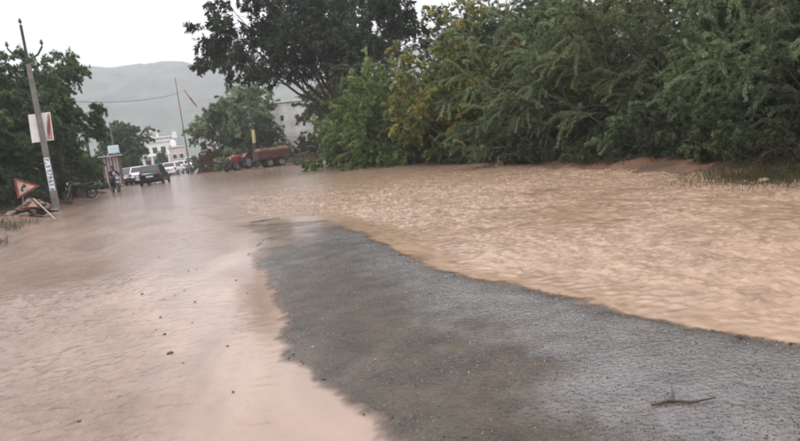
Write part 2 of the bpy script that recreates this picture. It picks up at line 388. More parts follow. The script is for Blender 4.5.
# the crown of the road stands clear of the flood between two currents
CRL = [gnd(*p) for p in ((395, 470), (390, 441), (352, 400), (322, 368), (292, 335), (280, 310), (268, 290), (262, 270), (256, 250), (252, 236))]
CRR = [gnd(*p) for p in ((800, 337), (700, 325), (600, 305), (520, 288), (430, 268), (404, 256), (385, 245), (360, 232), (340, 223))]
ly = np.array([p[1] for p in CRL]); lx = np.array([p[0] for p in CRL])
ry = np.array([p[1] for p in CRR]); rx = np.array([p[0] for p in CRR])
def crown(x, y):
    wob = 0.06*samp(NZ, x, y, 5.0)+0.008*samp(NZ, x, y, 1.1)
    a = x - np.interp(y, ly, lx); b = np.interp(y, ry, rx) - x
    c = (14.2 - 0.9*(x-2.0) - y)*0.45
    return np.minimum(np.minimum(a, b), c) + wob        # metres inside the exposed strip
def road_z(x, y):
    s = crown(x, y)
    z = -0.045 + 0.058*sst(-0.42, 0.22, s) + 0.0016*samp(NZ, x, y, 1.3) - 0.022*sst(7.8, 12.2, y + 1.2*(2.0-x))*sst(-0.3, 0.2, s)
    return z + sst(70, 95, y)*0.12
xs = ramp_axis([(-3.0, 0.0, 0.3), (0.0, 4.6, 0.05), (4.6, 6.0, 0.35)])
ys = ramp_axis([(-6, 1.5, 0.5), (1.5, 16, 0.05), (16, 30, 0.5), (30, 240, 5)])
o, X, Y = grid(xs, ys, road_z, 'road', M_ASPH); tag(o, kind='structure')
film_sheen = np.maximum(sst(1.75, 2.35, X+0.22*samp(NZ, X, Y, 4.5)-0.03*(Y-4)), sst(7.5, 10.5, Y+1.0*(2.0-X)))  # wet gloss mask, also carries the sheen painted into the asphalt colour
film_sheen = np.clip(film_sheen*0.9+0.09*samp(NZ, X, Y, 2.6), 0, 1)
at = o.data.attributes.new('film_sheen', 'FLOAT', 'POINT'); at.data.foreach_set('value', film_sheen.ravel().astype(np.float32))

def chips():
    rg = np.random.default_rng(91); n = 90000; x = rg.uniform(0.2, 4.8, n); y = 1.8+12.6*rg.random(n)**1.35
    k = (crown(x, y) > 0.04) & (y + 1.2*(2.0-x) < 9.5+rg.normal(0, 0.8, n)) & (samp(NZ, x, y, 2.0)+rg.normal(0, 0.8, n) > -0.5); x, y = x[k], y[k]; n = len(x)
    z = road_z(x, y); r = rg.uniform(0.004, 0.0095, n)*(1+0.35*(rg.random(n) > 0.9)); a0 = rg.uniform(0, 6.28, n)
    P = []
    for j in range(4):
        a = a0+j*math.pi/2+rg.normal(0, 0.25, n); q = r*rg.uniform(0.7, 1.3, n); P.append(np.stack([x+np.cos(a)*q, y+np.sin(a)*q, z-0.003], 1))
    P.append(np.stack([x+rg.normal(0, 0.3, n)*r, y+rg.normal(0, 0.3, n)*r, z+r*rg.uniform(0.3, 0.9, n)], 1))
    V = np.stack(P, 1).reshape(-1, 3); b = np.arange(n)[:, None]*5
    Fc = np.concatenate([np.concatenate([b+i, b+(i+1) % 4, b+4], 1) for i in range(4)])
    m, t, p, o_ = nodes('wet_chips'); g = t.nodes.new('ShaderNodeNewGeometry'); rp = t.nodes.new('ShaderNodeValToRGB'); e = rp.color_ramp.elements
    e[0].color = (0.035, 0.028, 0.022, 1); e[1].color = (0.20, 0.17, 0.15, 1); q = e.new(0.6); q.color = (0.08, 0.066, 0.055, 1)
    t.links.new(g.outputs['Random Per Island'], rp.inputs[0]); t.links.new(rp.outputs[0], p.inputs['Base Color']); p.inputs['Roughness'].default_value = 0.22
    o = linkobj('road_chippings', np_mesh('road_chippings', V, Fc), m); tag(o, 'wet stone chippings standing out of the bare asphalt', 'gravel', kind='stuff')
chips()

def wave_spec(kp, wid, dirx, diry, spread):
    def fn(K, KX, KY):
        Kc = np.maximum(K, 1e-6); g = np.exp(-(np.log(Kc/kp))**2/(2*wid**2))
        c = np.abs((KX*dirx+KY*diry)/Kc); return np.where(K > 0, g*(spread+(1-spread)*c**2)/Kc**0.5, 0)
    return fn
WA = spec_tile(1024, wave_spec(165, 0.5, 0.45, 0.9, 0.5), 11)     # 26 m tile: 0.27 m waves
WB = spec_tile(1024, wave_spec(34, 0.5, 0.8, 0.6, 0.5), 12)        # longer swells
def chop(x, y):
    right = sst(2.4, 3.6, x)
    left = sst(1.2, 0.2, x)*(0.15 + 0.95*sst(0.3, -1.0, x)*sst(14, 6, y))
    mid = 0.17 + 0.75*sst(9, 19, y)
    patch = np.clip(0.75+0.3*samp(NZ, x+7, y, 14), 0.3, 1.3)
    c = np.maximum(right*0.95*patch, np.maximum(left*patch, mid))
    return c*(1-0.3*sst(16, 32, y))*(0.12+0.88*sst(-0.15, -0.75, crown(x, y)))
def water_z(x, y):
    c = chop(x, y)
    return c*(1-0.7*sst(16, 30, y))*(1-0.75*sst(2.6, 1.4, x)*sst(8, 12, y))*(0.0125*samp(WA, x, y, 26)+0.006*samp(WB, x, y, 26)) - 0.35*sst(72, 90, y)
xs = ramp_axis([(-9, -4, 0.25), (-4, 2.6, 0.04), (2.6, 12, 0.031), (12, 17, 0.4)])
yl = [-4.0, -2, 0, 1.0]; y = 1.4
while y < 60: yl.append(y); y += max(0.028, 0.0052*y if y < 25 else 0.02*y)
yl += list(np.arange(61, 92, 3.0))
o, X, Y = grid(xs, np.array(yl), water_z, 'flood_water', M_WATER); tag(o, kind='structure')
at = o.data.attributes.new('chop', 'FLOAT', 'POINT'); at.data.foreach_set('value', np.clip(chop(X, Y), 0.05, 2).ravel().astype(np.float32))
at = o.data.attributes.new('silt', 'FLOAT', 'POINT'); at.data.foreach_set('value', (sst(1.6, 3.4, X+0.5*samp(NZ, X, Y, 9))*(1-0.6*sst(20, 40, Y))).ravel().astype(np.float32))
at = o.data.attributes.new('dark_silt', 'FLOAT', 'POINT'); at.data.foreach_set('value', (0.85*sst(0.2, -1.5, X+0.35*samp(NZ, X, Y, 7))*sst(15, 6, Y)).ravel().astype(np.float32))
at = o.data.attributes.new('depth', 'FLOAT', 'POINT'); at.data.foreach_set('value', (water_z(X, Y)-np.where((X > -3) & (X < 6), road_z(X, Y), G(X, Y))).ravel().astype(np.float32))

def hill():
    xs = np.linspace(-1000, 1200, 170); ys = np.linspace(520, 1380, 56)
    X, Y = np.meshgrid(xs, ys)
    ridge = 127 + 3*samp(NZ, X*0.5, Y*0.2, 1400)
    prof = sst(530, 960, Y)*(1-0.4*sst(1020, 1380, Y))
    Z = ridge*prof + 2.6*samp(NZ, X*14, Y*14, 1400)*prof - 1.5
    nx, ny = len(xs), len(ys); V = np.stack([X, Y, Z], -1).reshape(-1, 3)
    i = np.arange((ny-1)*nx).reshape(ny-1, nx)[:, :-1].ravel()
    o = linkobj('hill', np_mesh('hill', V, np.stack([i, i+1, i+nx+1, i+nx], 1), True), M_HILL)
    tag(o, kind='structure')
hill()

# ------------------------------------------------------------------ vegetation
def norm(a): return a/np.maximum(np.linalg.norm(a, axis=-1, keepdims=True), 1e-9)
def run(rg, base, d, L, P, droop, wander):
    pts = [base]; tn = [d]; d = norm(d); step = (L/(P-1))[:, None]
    for i in range(P-1):
        d = norm(d + rg.normal(0, wander, d.shape) + np.array([0, 0, -droop])*((i+1)/P))
        pts.append(pts[-1]+d*step); tn.append(d)
    return np.stack(pts, 1), np.stack(tn, 1)
def kids(rg, pts, tn, L, rad, n, t0, ang, ratio, t1=1.0, outward=0.0):
    N, P, _ = pts.shape; idx = np.repeat(np.arange(N), n); t = rg.uniform(t0, t1, len(idx))
    u = t*(P-1); i = np.minimum(u.astype(int), P-2); f = (u-i)[:, None]
    b = pts[idx, i]*(1-f)+pts[idx, i+1]*f; tg = norm(tn[idx, i])
    pr = norm(np.cross(tg, rg.normal(0, 1, tg.shape))); a = (ang*rg.uniform(0.6, 1.3, len(idx)))[:, None]
    d = norm(tg*np.cos(a)+pr*np.sin(a))
    if outward:
        q = b.copy(); q[:, 2] = 0; d = norm(d + outward*norm(q))
    return b, d, L[idx]*ratio*rg.uniform(0.6, 1.25, len(idx))*(1.15-0.5*t), rad[idx]*(1.0-0.7*t)*0.6
def tubes(pts, ra, rb, k=3):
    N, P, _ = pts.shape; t = np.gradient(pts, axis=1); t = norm(t)
    ref = np.tile(np.array([0.31, 0.17, 0.93]), (N, P, 1)); a = norm(np.cross(t, ref)); b = np.cross(t, a)
    r = ra[:, None]*(1-np.linspace(0, 1, P))+rb[:, None]*np.linspace(0, 1, P)
    V = np.stack([pts+(a*math.cos(2*math.pi*j/k)+b*math.sin(2*math.pi*j/k))*r[..., None] for j in range(k)], 2)
    b0 = (np.arange(N)[:, None, None]*P+np.arange(P-1)[None, :, None])*k; j = np.arange(k)[None, None, :]; j2 = (j+1) % k
    Fc = np.stack([b0+j, b0+j2, b0+k+j2, b0+k+j], -1).reshape(-1, 4)
    return V.reshape(-1, 3), Fc
def leaves(rg, pts, tn, n, LL, W, droop=0.3, ang=0.9, t0=0.1):
    tint = np.clip(np.repeat(rg.beta(1.5, 2.2, len(pts)), n)*0.7+rg.random(len(pts)*n)*0.35, 0, 1)
    b, d, _, _ = kids(rg, pts, tn, np.ones(len(pts)), np.ones(len(pts)), n, t0, ang, 1)
    d = norm(d+np.array([0, 0, -droop])); s = norm(np.cross(d, rg.normal(0, 1, d.shape)*np.array([0.6, 0.6, 1.0])+np.array([0, 0, 0.8])))
    nn = np.cross(s, d); l = (LL*rg.uniform(0.6, 1.3, len(b)))[:, None]; wd = (W*rg.uniform(0.7, 1.2, len(b)))[:, None]
    V = np.stack([b, b+d*l*0.45+s*wd*0.5+nn*l*0.06, b+d*l-nn*l*0.08, b+d*l*0.45-s*wd*0.5+nn*l*0.06], 1).reshape(-1, 3)
    return V, np.arange(len(V)).reshape(-1, 4), tint
def set_tint(me, t):
    a = me.attributes.new('tint', 'FLOAT', 'FACE'); a.data.foreach_set('value', np.ascontiguousarray(t, dtype=np.float32)); return me
def merge(parts):
    V = []; Fc = []; k = 0
    for v, f in parts: V.append(v); Fc.append(f+k); k += len(v)
    return np.concatenate(V), np.concatenate(Fc)

def plant_meshes(name, seed, H, W, stems=10, tilt=(0.15, 1.1), lv=((12, 0.42, 0.8), (10, 0.40, 0.8)), lf=(55, 0.16, 0.055),
                 droop=0.28, wander=0.13, trunk=0.0, rad=0.05, t0=0.25, leafdroop=0.3, zmin=0.02, P=7, lang=0.9):
    """unit plant: a crown mesh (leaf-sized faces) and a wood mesh"""
    rg = np.random.default_rng(seed)
    az = np.linspace(0, 2*math.pi, stems, endpoint=False)+rg.normal(0, 0.35, stems)
    tl = rg.uniform(tilt[0], tilt[1], stems)
    d = np.stack([np.sin(tl)*np.cos(az), np.sin(tl)*np.sin(az), np.cos(tl)], 1)
    reach = 1/np.sqrt((np.cos(tl)/(H-trunk))**2+(np.sin(tl)/(W*0.5))**2)
    base = np.zeros((stems, 3)); base[:, :2] = rg.normal(0, 0.12, (stems, 2)); base[:, 2] = trunk*rg.uniform(0.75, 1.0, stems)-0.05
    L = reach*rg.uniform(0.75, 0.98, stems); R = np.full(stems, rad)*rg.uniform(0.6, 1.1, stems)
    wood = []; pts, tn = run(rg, base, d, L, P, droop*0.5, wander)
    wood.append(tubes(pts, R, R*0.25, 5))
    if trunk:
        tp = np.array([[[0, 0, -0.2], [0.05, 0.03, trunk*0.35], [-0.04, 0.06, trunk*0.7], [0.02, 0, trunk*1.02]]])
        wood.append(tubes(tp, np.array([rad*2.4]), np.array([rad*1.5]), 9))
    for q, (n, ratio, ang) in enumerate(lv):
        b, d, L, R = kids(rg, pts, tn, L, R, n, t0 if q == 0 else 0.15, ang, ratio)
        L, R = np.maximum(L, 0.2), np.maximum(R, 0.004)
        pts, tn = run(rg, b, d, L, 5, droop*(1+0.5*q), wander*1.2)
        k = pts[:, -1, 2] > zmin; pts, tn, L, R = pts[k], tn[k], L[k], R[k]
        wood.append(tubes(pts, R, R*0.35, 3))
    LV = leaves(rg, pts, tn, lf[0], lf[1], lf[2], leafdroop, lang)
    v, f, tint = LV; kf = v.reshape(-1, 4, 3)[:, :, 2].min(1) > zmin-0.3*(zmin > 1); tint = tint[kf]; keep = np.repeat(kf, 4); v = v[keep]; f = np.arange(len(v)).reshape(-1, 4)
    wv, wf = merge(wood)
    return set_tint(np_mesh(name+'_crown', v, f), tint), np_mesh(name+'_wood', wv, wf, True)
def plant(name, label, cat, meshes, loc, s, rz, lm, wm, group=None, sub=('crown', 'branches'), sz=None):
    r = empty(name, loc, rz); r.scale = (s, s, sz or s)
    for nm, me, m in ((sub[0], meshes[0], lm), (sub[1], meshes[1], wm)):
        o = linkobj(nm, me, None, r)
        if len(me.materials) == 0: me.materials.append(m)
        o.material_slots[0].link = 'OBJECT'; o.material_slots[0].material = m
    tag(r, label, cat, group); return r
def on(px, py, dz=0.0):
    p = gnd(px, py); return (p[0], p[1], max(gz(p[0], p[1]), -0.1)+dz)
def at_xy(x, y, dz=-0.03): return (x, y, gz(x, y)+dz)

PA = plant_meshes('thorn_a', 21, 6.6, 7.6, 12, (0.08, 1.2), ((13, 0.44, 0.8), (10, 0.52, 0.75)), (150, 0.078, 0.023), droop=0.22, lang=0.85, leafdroop=0.2)
PB = plant_meshes('thorn_b', 22, 6.4, 8.2, 13, (0.08, 1.25), ((12, 0.46, 0.85), (10, 0.52, 0.8)), (150, 0.078, 0.023), droop=0.26, lang=0.85, leafdroop=0.2)
PC = plant_meshes('shrub_c', 23, 2.0, 3.2, 12, (0.2, 1.35), ((8, 0.45, 0.8), (6, 0.45, 0.8)), (40, 0.11, 0.045), rad=0.02)
PD = plant_meshes('plume_d', 24, 6.2, 5.6, 22, (0.03, 1.25), ((12, 0.40, 0.6), (8, 0.42, 0.6)), (60, 0.17, 0.04), lang=0.5, droop=0.10, rad=0.04, t0=0.15)
PE = plant_meshes('vine_e', 25, 7.4, 6.2, 12, (0.05, 1.0), ((13, 0.42, 0.9), (11, 0.46, 0.9)), (60, 0.13, 0.065), droop=0.32)
GB = 'thorn bushes massed along the flooded verge'
plant('light_green_bush', 'light green feathery bush with upright plumes beside dark trailing neem canopy', 'bush', PD, at_xy(10.8, 33.0), 1.0, 0.4, L_LITE, M_TWIG)
plant('light_green_bush', 'light green feathery bush hiding the foot of the neem trunk', 'bush', PD, at_xy(9.75, 37.2), 0.74, 1.9, L_LITE, M_TWIG)
plant('light_green_bush', 'smaller light green feathery bush at the foot of the yellow-green bush', 'bush', PD, at_xy(11.9, 30.0), 0.62, 2.4, L_LITE, M_TWIG)
plant('yellow_green_bush', 'tall yellow-green bush with ochre leaf patches between feathery bush and grey-green thicket', 'bush', PE, at_xy(12.4, 27.2), 0.98, 0.0, L_YEL, M_TWIG)
plant('yellow_green_bush', 'rounded yellow-green bush pressed against the big grey-green thorn bushes', 'bush', PE, at_xy(14.0, 23.8), 1.0, 2.1, L_YEL, M_TWIG)
TL = {20.2: 'grey-green thorn bush pressed against the yellow-green bushes behind the marker stone', 16.8: 'olive-tinted thorn bush standing between two grey-green thorn bushes',
      13.6: 'grey-green thorn bush rising above the bare red mud bank', 10.2: 'grey-green thorn bush rising behind the dull olive grass tuft', 6.6: 'olive-tinted thorn bush ending the row past the olive grass tuft'}
for x, y, s, rz, me in ((13.6, 20.2, 1.0, 0.3, PA), (13.9, 16.8, 1.02, 1.7, PB), (14.4, 13.6, 1.0, 3.0, PA), (14.3, 10.2, 1.0, 4.4, PB),
                        (14.2, 6.6, 1.0, 5.2, PA)):
    plant('thorn_bush', TL[y], 'bush', me, at_xy(x, y), s, rz, L_PRO2 if y in (16.8, 6.6) else L_PROS, M_TWIG, GB)
TB = 'darker thorn bush standing behind the front row of thorn bushes'
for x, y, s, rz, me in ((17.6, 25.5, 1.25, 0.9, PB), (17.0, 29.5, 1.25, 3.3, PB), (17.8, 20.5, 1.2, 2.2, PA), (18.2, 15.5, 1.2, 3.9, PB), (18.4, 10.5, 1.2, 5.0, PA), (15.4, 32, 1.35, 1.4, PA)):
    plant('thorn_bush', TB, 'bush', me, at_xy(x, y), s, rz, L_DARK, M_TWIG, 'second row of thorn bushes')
LS = 'low dark shrub filling the foot of the thorn bushes'
for k in range(18):
    y = 7.2+k*1.75; x = 11.9+0.35*math.sin(k*2.3)+0.01*y
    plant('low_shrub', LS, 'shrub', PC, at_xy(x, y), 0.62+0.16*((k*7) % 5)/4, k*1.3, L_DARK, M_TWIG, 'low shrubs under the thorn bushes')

for k in range(7):
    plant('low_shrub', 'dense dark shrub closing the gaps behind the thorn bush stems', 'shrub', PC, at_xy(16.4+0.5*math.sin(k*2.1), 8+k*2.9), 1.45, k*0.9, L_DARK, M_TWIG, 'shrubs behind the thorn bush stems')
LU = 'low dark shrub in the undergrowth behind the fallen warning signs'
for k, (x, y, sc) in enumerate(((-6.6, 34.6, 0.95), (-8.6, 33.5, 1.1), (-10.8, 34.5, 1.2), (-7.4, 37.5, 1.3), (-9.6, 38.5, 1.4), (-12.5, 37.5, 1.4), (-6.2, 40.5, 1.2), (-5.9, 45.0, 1.1))):
    plant('low_shrub', LU, 'shrub', PC, at_xy(x, y), sc, k*1.1, L_DARK, M_TWIG, 'undergrowth behind the signs')

NE = plant_meshes('neem', 31, 14.5, 20.0, 14, (0.1, 1.2), ((10, 0.44, 0.75), (8, 0.44, 0.8), (5, 0.55, 0.8)), (20, 0.24, 0.10), droop=0.2, wander=0.14, trunk=3.8, rad=0.15, t0=0.22, leafdroop=0.5, zmin=5.5)
p = aty(334, 165, 41)
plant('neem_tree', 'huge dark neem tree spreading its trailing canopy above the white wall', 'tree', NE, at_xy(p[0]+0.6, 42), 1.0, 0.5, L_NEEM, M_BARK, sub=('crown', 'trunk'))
TR = plant_meshes('round_tree', 33, 7.4, 5.6, 12, (0.05, 1.4), ((9, 0.46, 0.8), (7, 0.48, 0.8), (4, 0.55, 0.8)), (28, 0.17, 0.075), droop=0.15, trunk=1.6, rad=0.09, t0=0.3)
TS = plant_meshes('broad_bush', 34, 7.6, 8.0, 13, (0.05, 1.3), ((9, 0.46, 0.8), (7, 0.48, 0.8), (4, 0.55, 0.8)), (28, 0.22, 0.10), droop=0.2, rad=0.07, t0=0.2)
def tree_at(px, pytop, Y, me, H, label, lm, name='roadside_tree', rz=0.0, cat='tree', group=None, sub=('crown', 'trunk'), wide=1.0):
    """size from its top pixel at depth Y, standing on the ground"""
    t = aty(px, pytop, Y); x, y = t[0], t[1]; g = gz(x, y); s = (t[2]-g)/H
    # lean of the picture: foot straight below the top
    r = plant(name, label, cat, me, (x, y, g-0.03), s*wide, rz, lm, M_BARK, group, sub, sz=s)
    return r
tree_at(-8, 52, 40, TR, 7.2, 'dark green tree beyond the fallen warning signs', L_TREE, rz=0.3, wide=1.05)
tree_at(32, 47, 43, TR, 7.2, 'tall dark tree rising behind the concrete utility pole', L_TREE, rz=1.6, wide=0.8)
tree_at(-40, 72, 36, TR, 7.2, 'shaded tree set back behind the fallen warning signs', L_TREE, rz=2.6, wide=1.2)
tree_at(50, 100, 50, TS, 7.4, 'mid green broad tree between utility pole and parked motorcycle', L_TREE, rz=0.8, wide=0.66)
tree_at(73, 146, 47, TS, 7.4, 'low yellowish-green bush behind the parked motorcycle', L_LITE, name='roadside_bush', rz=2.0, cat='bush', sub=('crown', 'branches'), wide=0.85)
tree_at(116, 118, 78, TR, 7.2, 'rounded dark tree beside the pale blue board', L_TREE, rz=2.9, wide=1.05)
tree_at(130, 150, 90, TS, 7.4, 'small dark tree in front of the white building beside the dark cars', L_TREE, rz=0.5, wide=0.7)
tree_at(159, 149, 112, TR, 7.2, 'dark slender tree before the middle of the white building', L_TREE, rz=1.9, wide=0.7)
tree_at(220, 95, 72, TS, 7.4, 'hazy green tree behind the slanting mast', L_PROS, rz=1.2, wide=0.95)
tree_at(243, 80, 68, TS, 7.4, 'tall hazy green tree behind the yellow-banded pole', L_PROS, rz=2.2, wide=1.1)
tree_at(275, 96, 74, TS, 7.4, 'hazy green tree standing against the white wall', L_TREE, rz=3.3, wide=0.8)
tree_at(209, 147, 68, TS, 7.4, 'low dry brown bush beside the tractor', L_BRN, name='dry_bush', rz=0.4, cat='bush', sub=('crown', 'branches'), wide=1.1)
tree_at(70, 150, 90, TS, 7.4, 'distant dark tree behind the striped cloth stall', L_TREE, rz=4.0, wide=1.3)
tree_at(345, 60, 62, TS, 7.4, 'dark tree behind the neem trunk beside the white wall', L_DARK, rz=1.1, wide=1.2)

# grass and weeds on the banks: one mass each
def grass(name, pts, h, label, lm, seed):
    rg = np.random.default_rng(seed); n = len(pts); a = rg.uniform(0, 2*math.pi, n); lean = rg.normal(0, 0.35, (n, 2))
    hh = h*rg.uniform(0.4, 1.3, n); wd = 0.0025+0.003*rg.random(n)
    s = np.stack([np.cos(a)*wd, np.sin(a)*wd, 0*a], 1); tip = np.stack([lean[:, 0]*hh, lean[:, 1]*hh, hh], 1)
    V = np.stack([pts-s, pts+s, pts+tip*0.6+s*0.7+np.array([0, 0, .02]), pts+tip], 1).reshape(-1, 3)
    o = linkobj(name, set_tint(np_mesh(name, V, np.arange(len(V)).reshape(-1, 4)), rg.random(n)), lm); tag(o, label, 'grass', kind='stuff'); return o
def scatter(n, x0, x1, y0, y1, cl, seed, zmin=0.03):
    rg = np.random.default_rng(seed); x = rg.uniform(x0, x1, n); y = rg.uniform(y0, y1, n)
    k = samp(NZ, x, y, cl)+rg.normal(0, 0.4, n) > 0.1; x, y = x[k], y[k]; z = G(x, y); k = z > zmin
    return np.stack([x[k], y[k], z[k]-0.01], 1)
grass('bank_grass', scatter(26000, -8, -3.6, 12, 45, 6, 5), 0.22, 'sparse grass on the muddy left bank', L_GRASS, 6)
grass('verge_grass', scatter(22000, 10.4, 14, 6.5, 30, 5, 8), 0.14, 'weeds along the foot of the thorn bushes', L_GRASS, 9)
rg = np.random.default_rng(61)
pc = np.array([gnd(788, 176)[:2]]); q = pc+rg.normal(0, [0.6, 0.8], (7000, 2))
grass('grass_tuft', np.column_stack([q, np.maximum(G(q[:, 0], q[:, 1]), -0.02)]), 0.10, 'dull olive grass tuft at the water beside the thorn bushes', L_GRASS, 10)

p = gnd(795, 172)
plant('low_shrub', 'low olive shrub half standing in the water behind the dull olive grass tuft', 'shrub', PC, (p[0]+0.7, p[1]+0.1, gz(p[0]+0.7, p[1]+0.1)), 0.62, 0.7, L_GRASS, M_TWIG)
# ------------------------------------------------------------------ utility pole with V arm
def utility_pole():
    b = gnd(57, 210); t = aty(20, 22, b[1]); g = gz(b[0], b[1])
    r = empty('utility_pole', (b[0], b[1], g)); up = Vector((t[0]-b[0], 0, t[2]-g)); Ht = up.length
    r.rotation_euler = (0, math.atan2(up.x, up.z), math.radians(0))
    h1 = Ht*0.78
    m = MB(); q = [(-1, -1), (1, -1), (1, 1), (-1, 1)]; ws = (0.145, 0.11)
    m.loft([[(a*ws[0]*k, bq*ws[0]*0.75*k, z) for a, bq in q] for k, z in ((1, -0.3), (0.85, h1*0.4), (0.66, h1))], smooth=False)
    m.build('shaft', M_CONC, r, bevel=0.02)
    MB().tube([(0, 0, h1-0.25), (0, 0, Ht-0.15)], 0.06, 8).build('top_spike', M_IRON, r)
    for s in (-1, 1):
        a = MB().tube([(0, -0.03, h1+0.15), (s*0.45, -0.03, h1+0.38), (s*0.68, -0.03, h1+0.72)], 0.045, 6).build('cross_arm', M_IRON, r)
        MB().tube([(s*0.68, -0.03, h1+0.72), (s*0.68, -0.03, h1+0.8), (s*0.68, -0.03, h1+0.84), (s*0.68, -0.03, h1+0.95), (s*0.68, -0.03, h1+1.02)], [0.025, 0.025, 0.075, 0.06, 0.03], 10).build('insulator', M_PORC, r)
    MB().tube([(0, 0, Ht-0.16), (0, 0, Ht-0.06), (0, 0, Ht-0.02), (0, 0, Ht+0.08), (0, 0, Ht+0.15)], [0.025, 0.025, 0.08, 0.06, 0.03], 10).build('insulator', M_PORC, r)
    # white painted panel with a column of blue painted characters
    z0, z1 = 0.85, 2.35
    MB().box((0, -0.124, (z0+z1)/2), (0.225, 0.006, z1-z0)).build('painted_panel', M_WHITE, r)
    rr = random.Random(5); n = 9; st = (z1-z0)/n
    for i in range(n):
        zc = z0+st*(i+0.5); g_ = MB(); y_ = -0.130
        pts = [(-0.07, 0.05), (0.07, 0.05), (-0.07, 0.0), (0.07, 0.0), (-0.07, -0.05), (0.07, -0.05)]
        for k in range(4):
            a, c = rr.sample(pts, 2); dx, dz = c[0]-a[0], c[1]-a[1]; ln = math.hypot(dx, dz)+0.02
            M = Matrix.Translation((0.5*(a[0]+c[0]), y_-0.0007*k, zc+0.5*(a[1]+c[1]))) @ Matrix.Rotation(-math.atan2(dz, dx), 4, 'Y')
            g_.box((0, 0, 0), (ln, 0.004, 0.028), M)
        g_.build('painted_character', M_BLUE, r)
    tag(r, 'leaning concrete utility pole with V-shaped iron arm and blue painted letters', 'utility pole')
    return r, b
UP, UPB = utility_pole()
def poster():
    Y = UPB[1]+0.18; c = [Vector(aty(*p, Y)) for p in ((28, 115), (50, 112), (54, 140), (32, 143))]
    ctr = sum(c, Vector())/4; r = empty('poster_board', ctr)
    pts = [(p-ctr) for p in c]; m = MB()
    V = [(p.x, 0, p.z) for p in pts]+[(p.x, 0.03, p.z) for p in pts]
    m.add(V, [(3, 2, 1, 0), (4, 5, 6, 7), (0, 1, 5, 4), (1, 2, 6, 5), (2, 3, 7, 6), (3, 0, 4, 7)])
    m.build('board', M_WHITE, r)
    def q(u, v): return (pts[0]*(1-u)*(1-v)+pts[1]*u*(1-v)+pts[2]*u*v+pts[3]*(1-u)*v)
    def flat(poly, y, name, mm):
        VV = [q(*p) for p in poly]; MB().add([(v.x, y, v.z) for v in VV]+[(v.x, y+0.003, v.z) for v in VV],
            [tuple(range(len(VV)-1, -1, -1))]+[(i, (i+1) % len(VV), len(VV)+(i+1) % len(VV), len(VV)+i) for i in range(len(VV))]).build(name, mm, r)
    flat([(0.72, 0.96), (0.74, 0.55), (0.80, 0.30), (0.86, 0.06), (0.97, 0.03), (0.97, 0.97)], -0.004, 'printed_panel', mat('faded_pink_print', (0.55, 0.30, 0.25), 0.6, 0.3, 4))
    flat([(0.76, 0.70), (0.80, 0.42), (0.86, 0.30), (0.90, 0.10), (0.94, 0.30), (0.92, 0.55), (0.86, 0.75), (0.80, 0.85)], -0.008, 'printed_shape', mat('brown_red_print', (0.22, 0.07, 0.05), 0.6, 0.3, 6))
    MB().tube([(-0.5, 0.05, 0.0), (0.5, 0.05, 0.0)], 0.015, 6).build('batten', M_IRON, r)
    tag(r, 'white poster board with a brownish-red print fixed across the concrete pole', 'poster')
poster()

# ------------------------------------------------------------------ fallen warning signs
def tri_sign(verts_px, Y, label, symbol=True, post=None):
    c = [Vector(aty(*p, Y)) for p in verts_px]; ctr = sum(c, Vector())/3
    r = empty('warning_sign', (ctr.x, ctr.y, max(gz(ctr.x, ctr.y), 0)))
    o = ctr - Vector(r.location); pts = [p-ctr+o for p in c]; cc = o
    def poly(k, y0, y1, name, mm):
        V = [cc+(p-cc)*k for p in pts]; n = 3
        MB().add([(v.x, v.y+y0, v.z) for v in V]+[(v.x, v.y+y1, v.z) for v in V], [(2, 1, 0), (3, 4, 5), (0, 1, 4, 3), (1, 2, 5, 4), (2, 0, 3, 5)]).build(name, mm, r)
    poly(1.22, 0, 0.02, 'border_plate', M_REDP); poly(0.86, -0.008, -0.001, 'face', M_SIGNF)
    if symbol:
        # bold bent arrow
        e1 = (pts[0]-pts[2]).normalized(); e2 = (pts[1]-(pts[0]+pts[2])/2).normalized()
        s = (pts[0]-pts[2]).length
        path = [cc+e1*(-0.20*s)-e2*0.10*s, cc+e1*(-0.08*s)-e2*0.12*s, cc+e1*0.03*s-e2*0.08*s, cc+e1*0.10*s+e2*0.02*s]
        for i in range(len(path)): path[i] = path[i]+Vector((0, -0.012, 0))
        MB().tube(path, 0.05*s, 6).build('arrow_stroke', M_BLACK, r)
        h = path[-1]; MB().add([h+e1*0.02*s+e2*0.14*s, h-e1*0.12*s+e2*0.02*s, h+e1*0.12*s-e2*0.06*s], [(0, 1, 2)]).build('arrow_head', M_BLACK, r)
    if post:
        a, b = [Vector(aty(*p[:2], p[2]))-Vector(r.location) for p in post]
        MB().tube([a, b], 0.022, 8).build('post', mat('muddy_pale_pipe', (0.36, 0.30, 0.25), 0.7, 0.5, 4), r)
    tag(r, label, 'road sign')
tri_sign(((15.5, 180), (37, 186), (19, 197)), 28.5, 'toppled triangular warning sign with a black bent arrow, apex pointing sideways', True, ((22, 188, 28.53), (24, 214, 28.8)))
tri_sign(((27, 207), (33, 200), (38, 207)), 28.0, 'small half-buried triangular sign with its pale post lying toward the water', False, ((34, 199, 28.05), (55, 219, 25.2)))
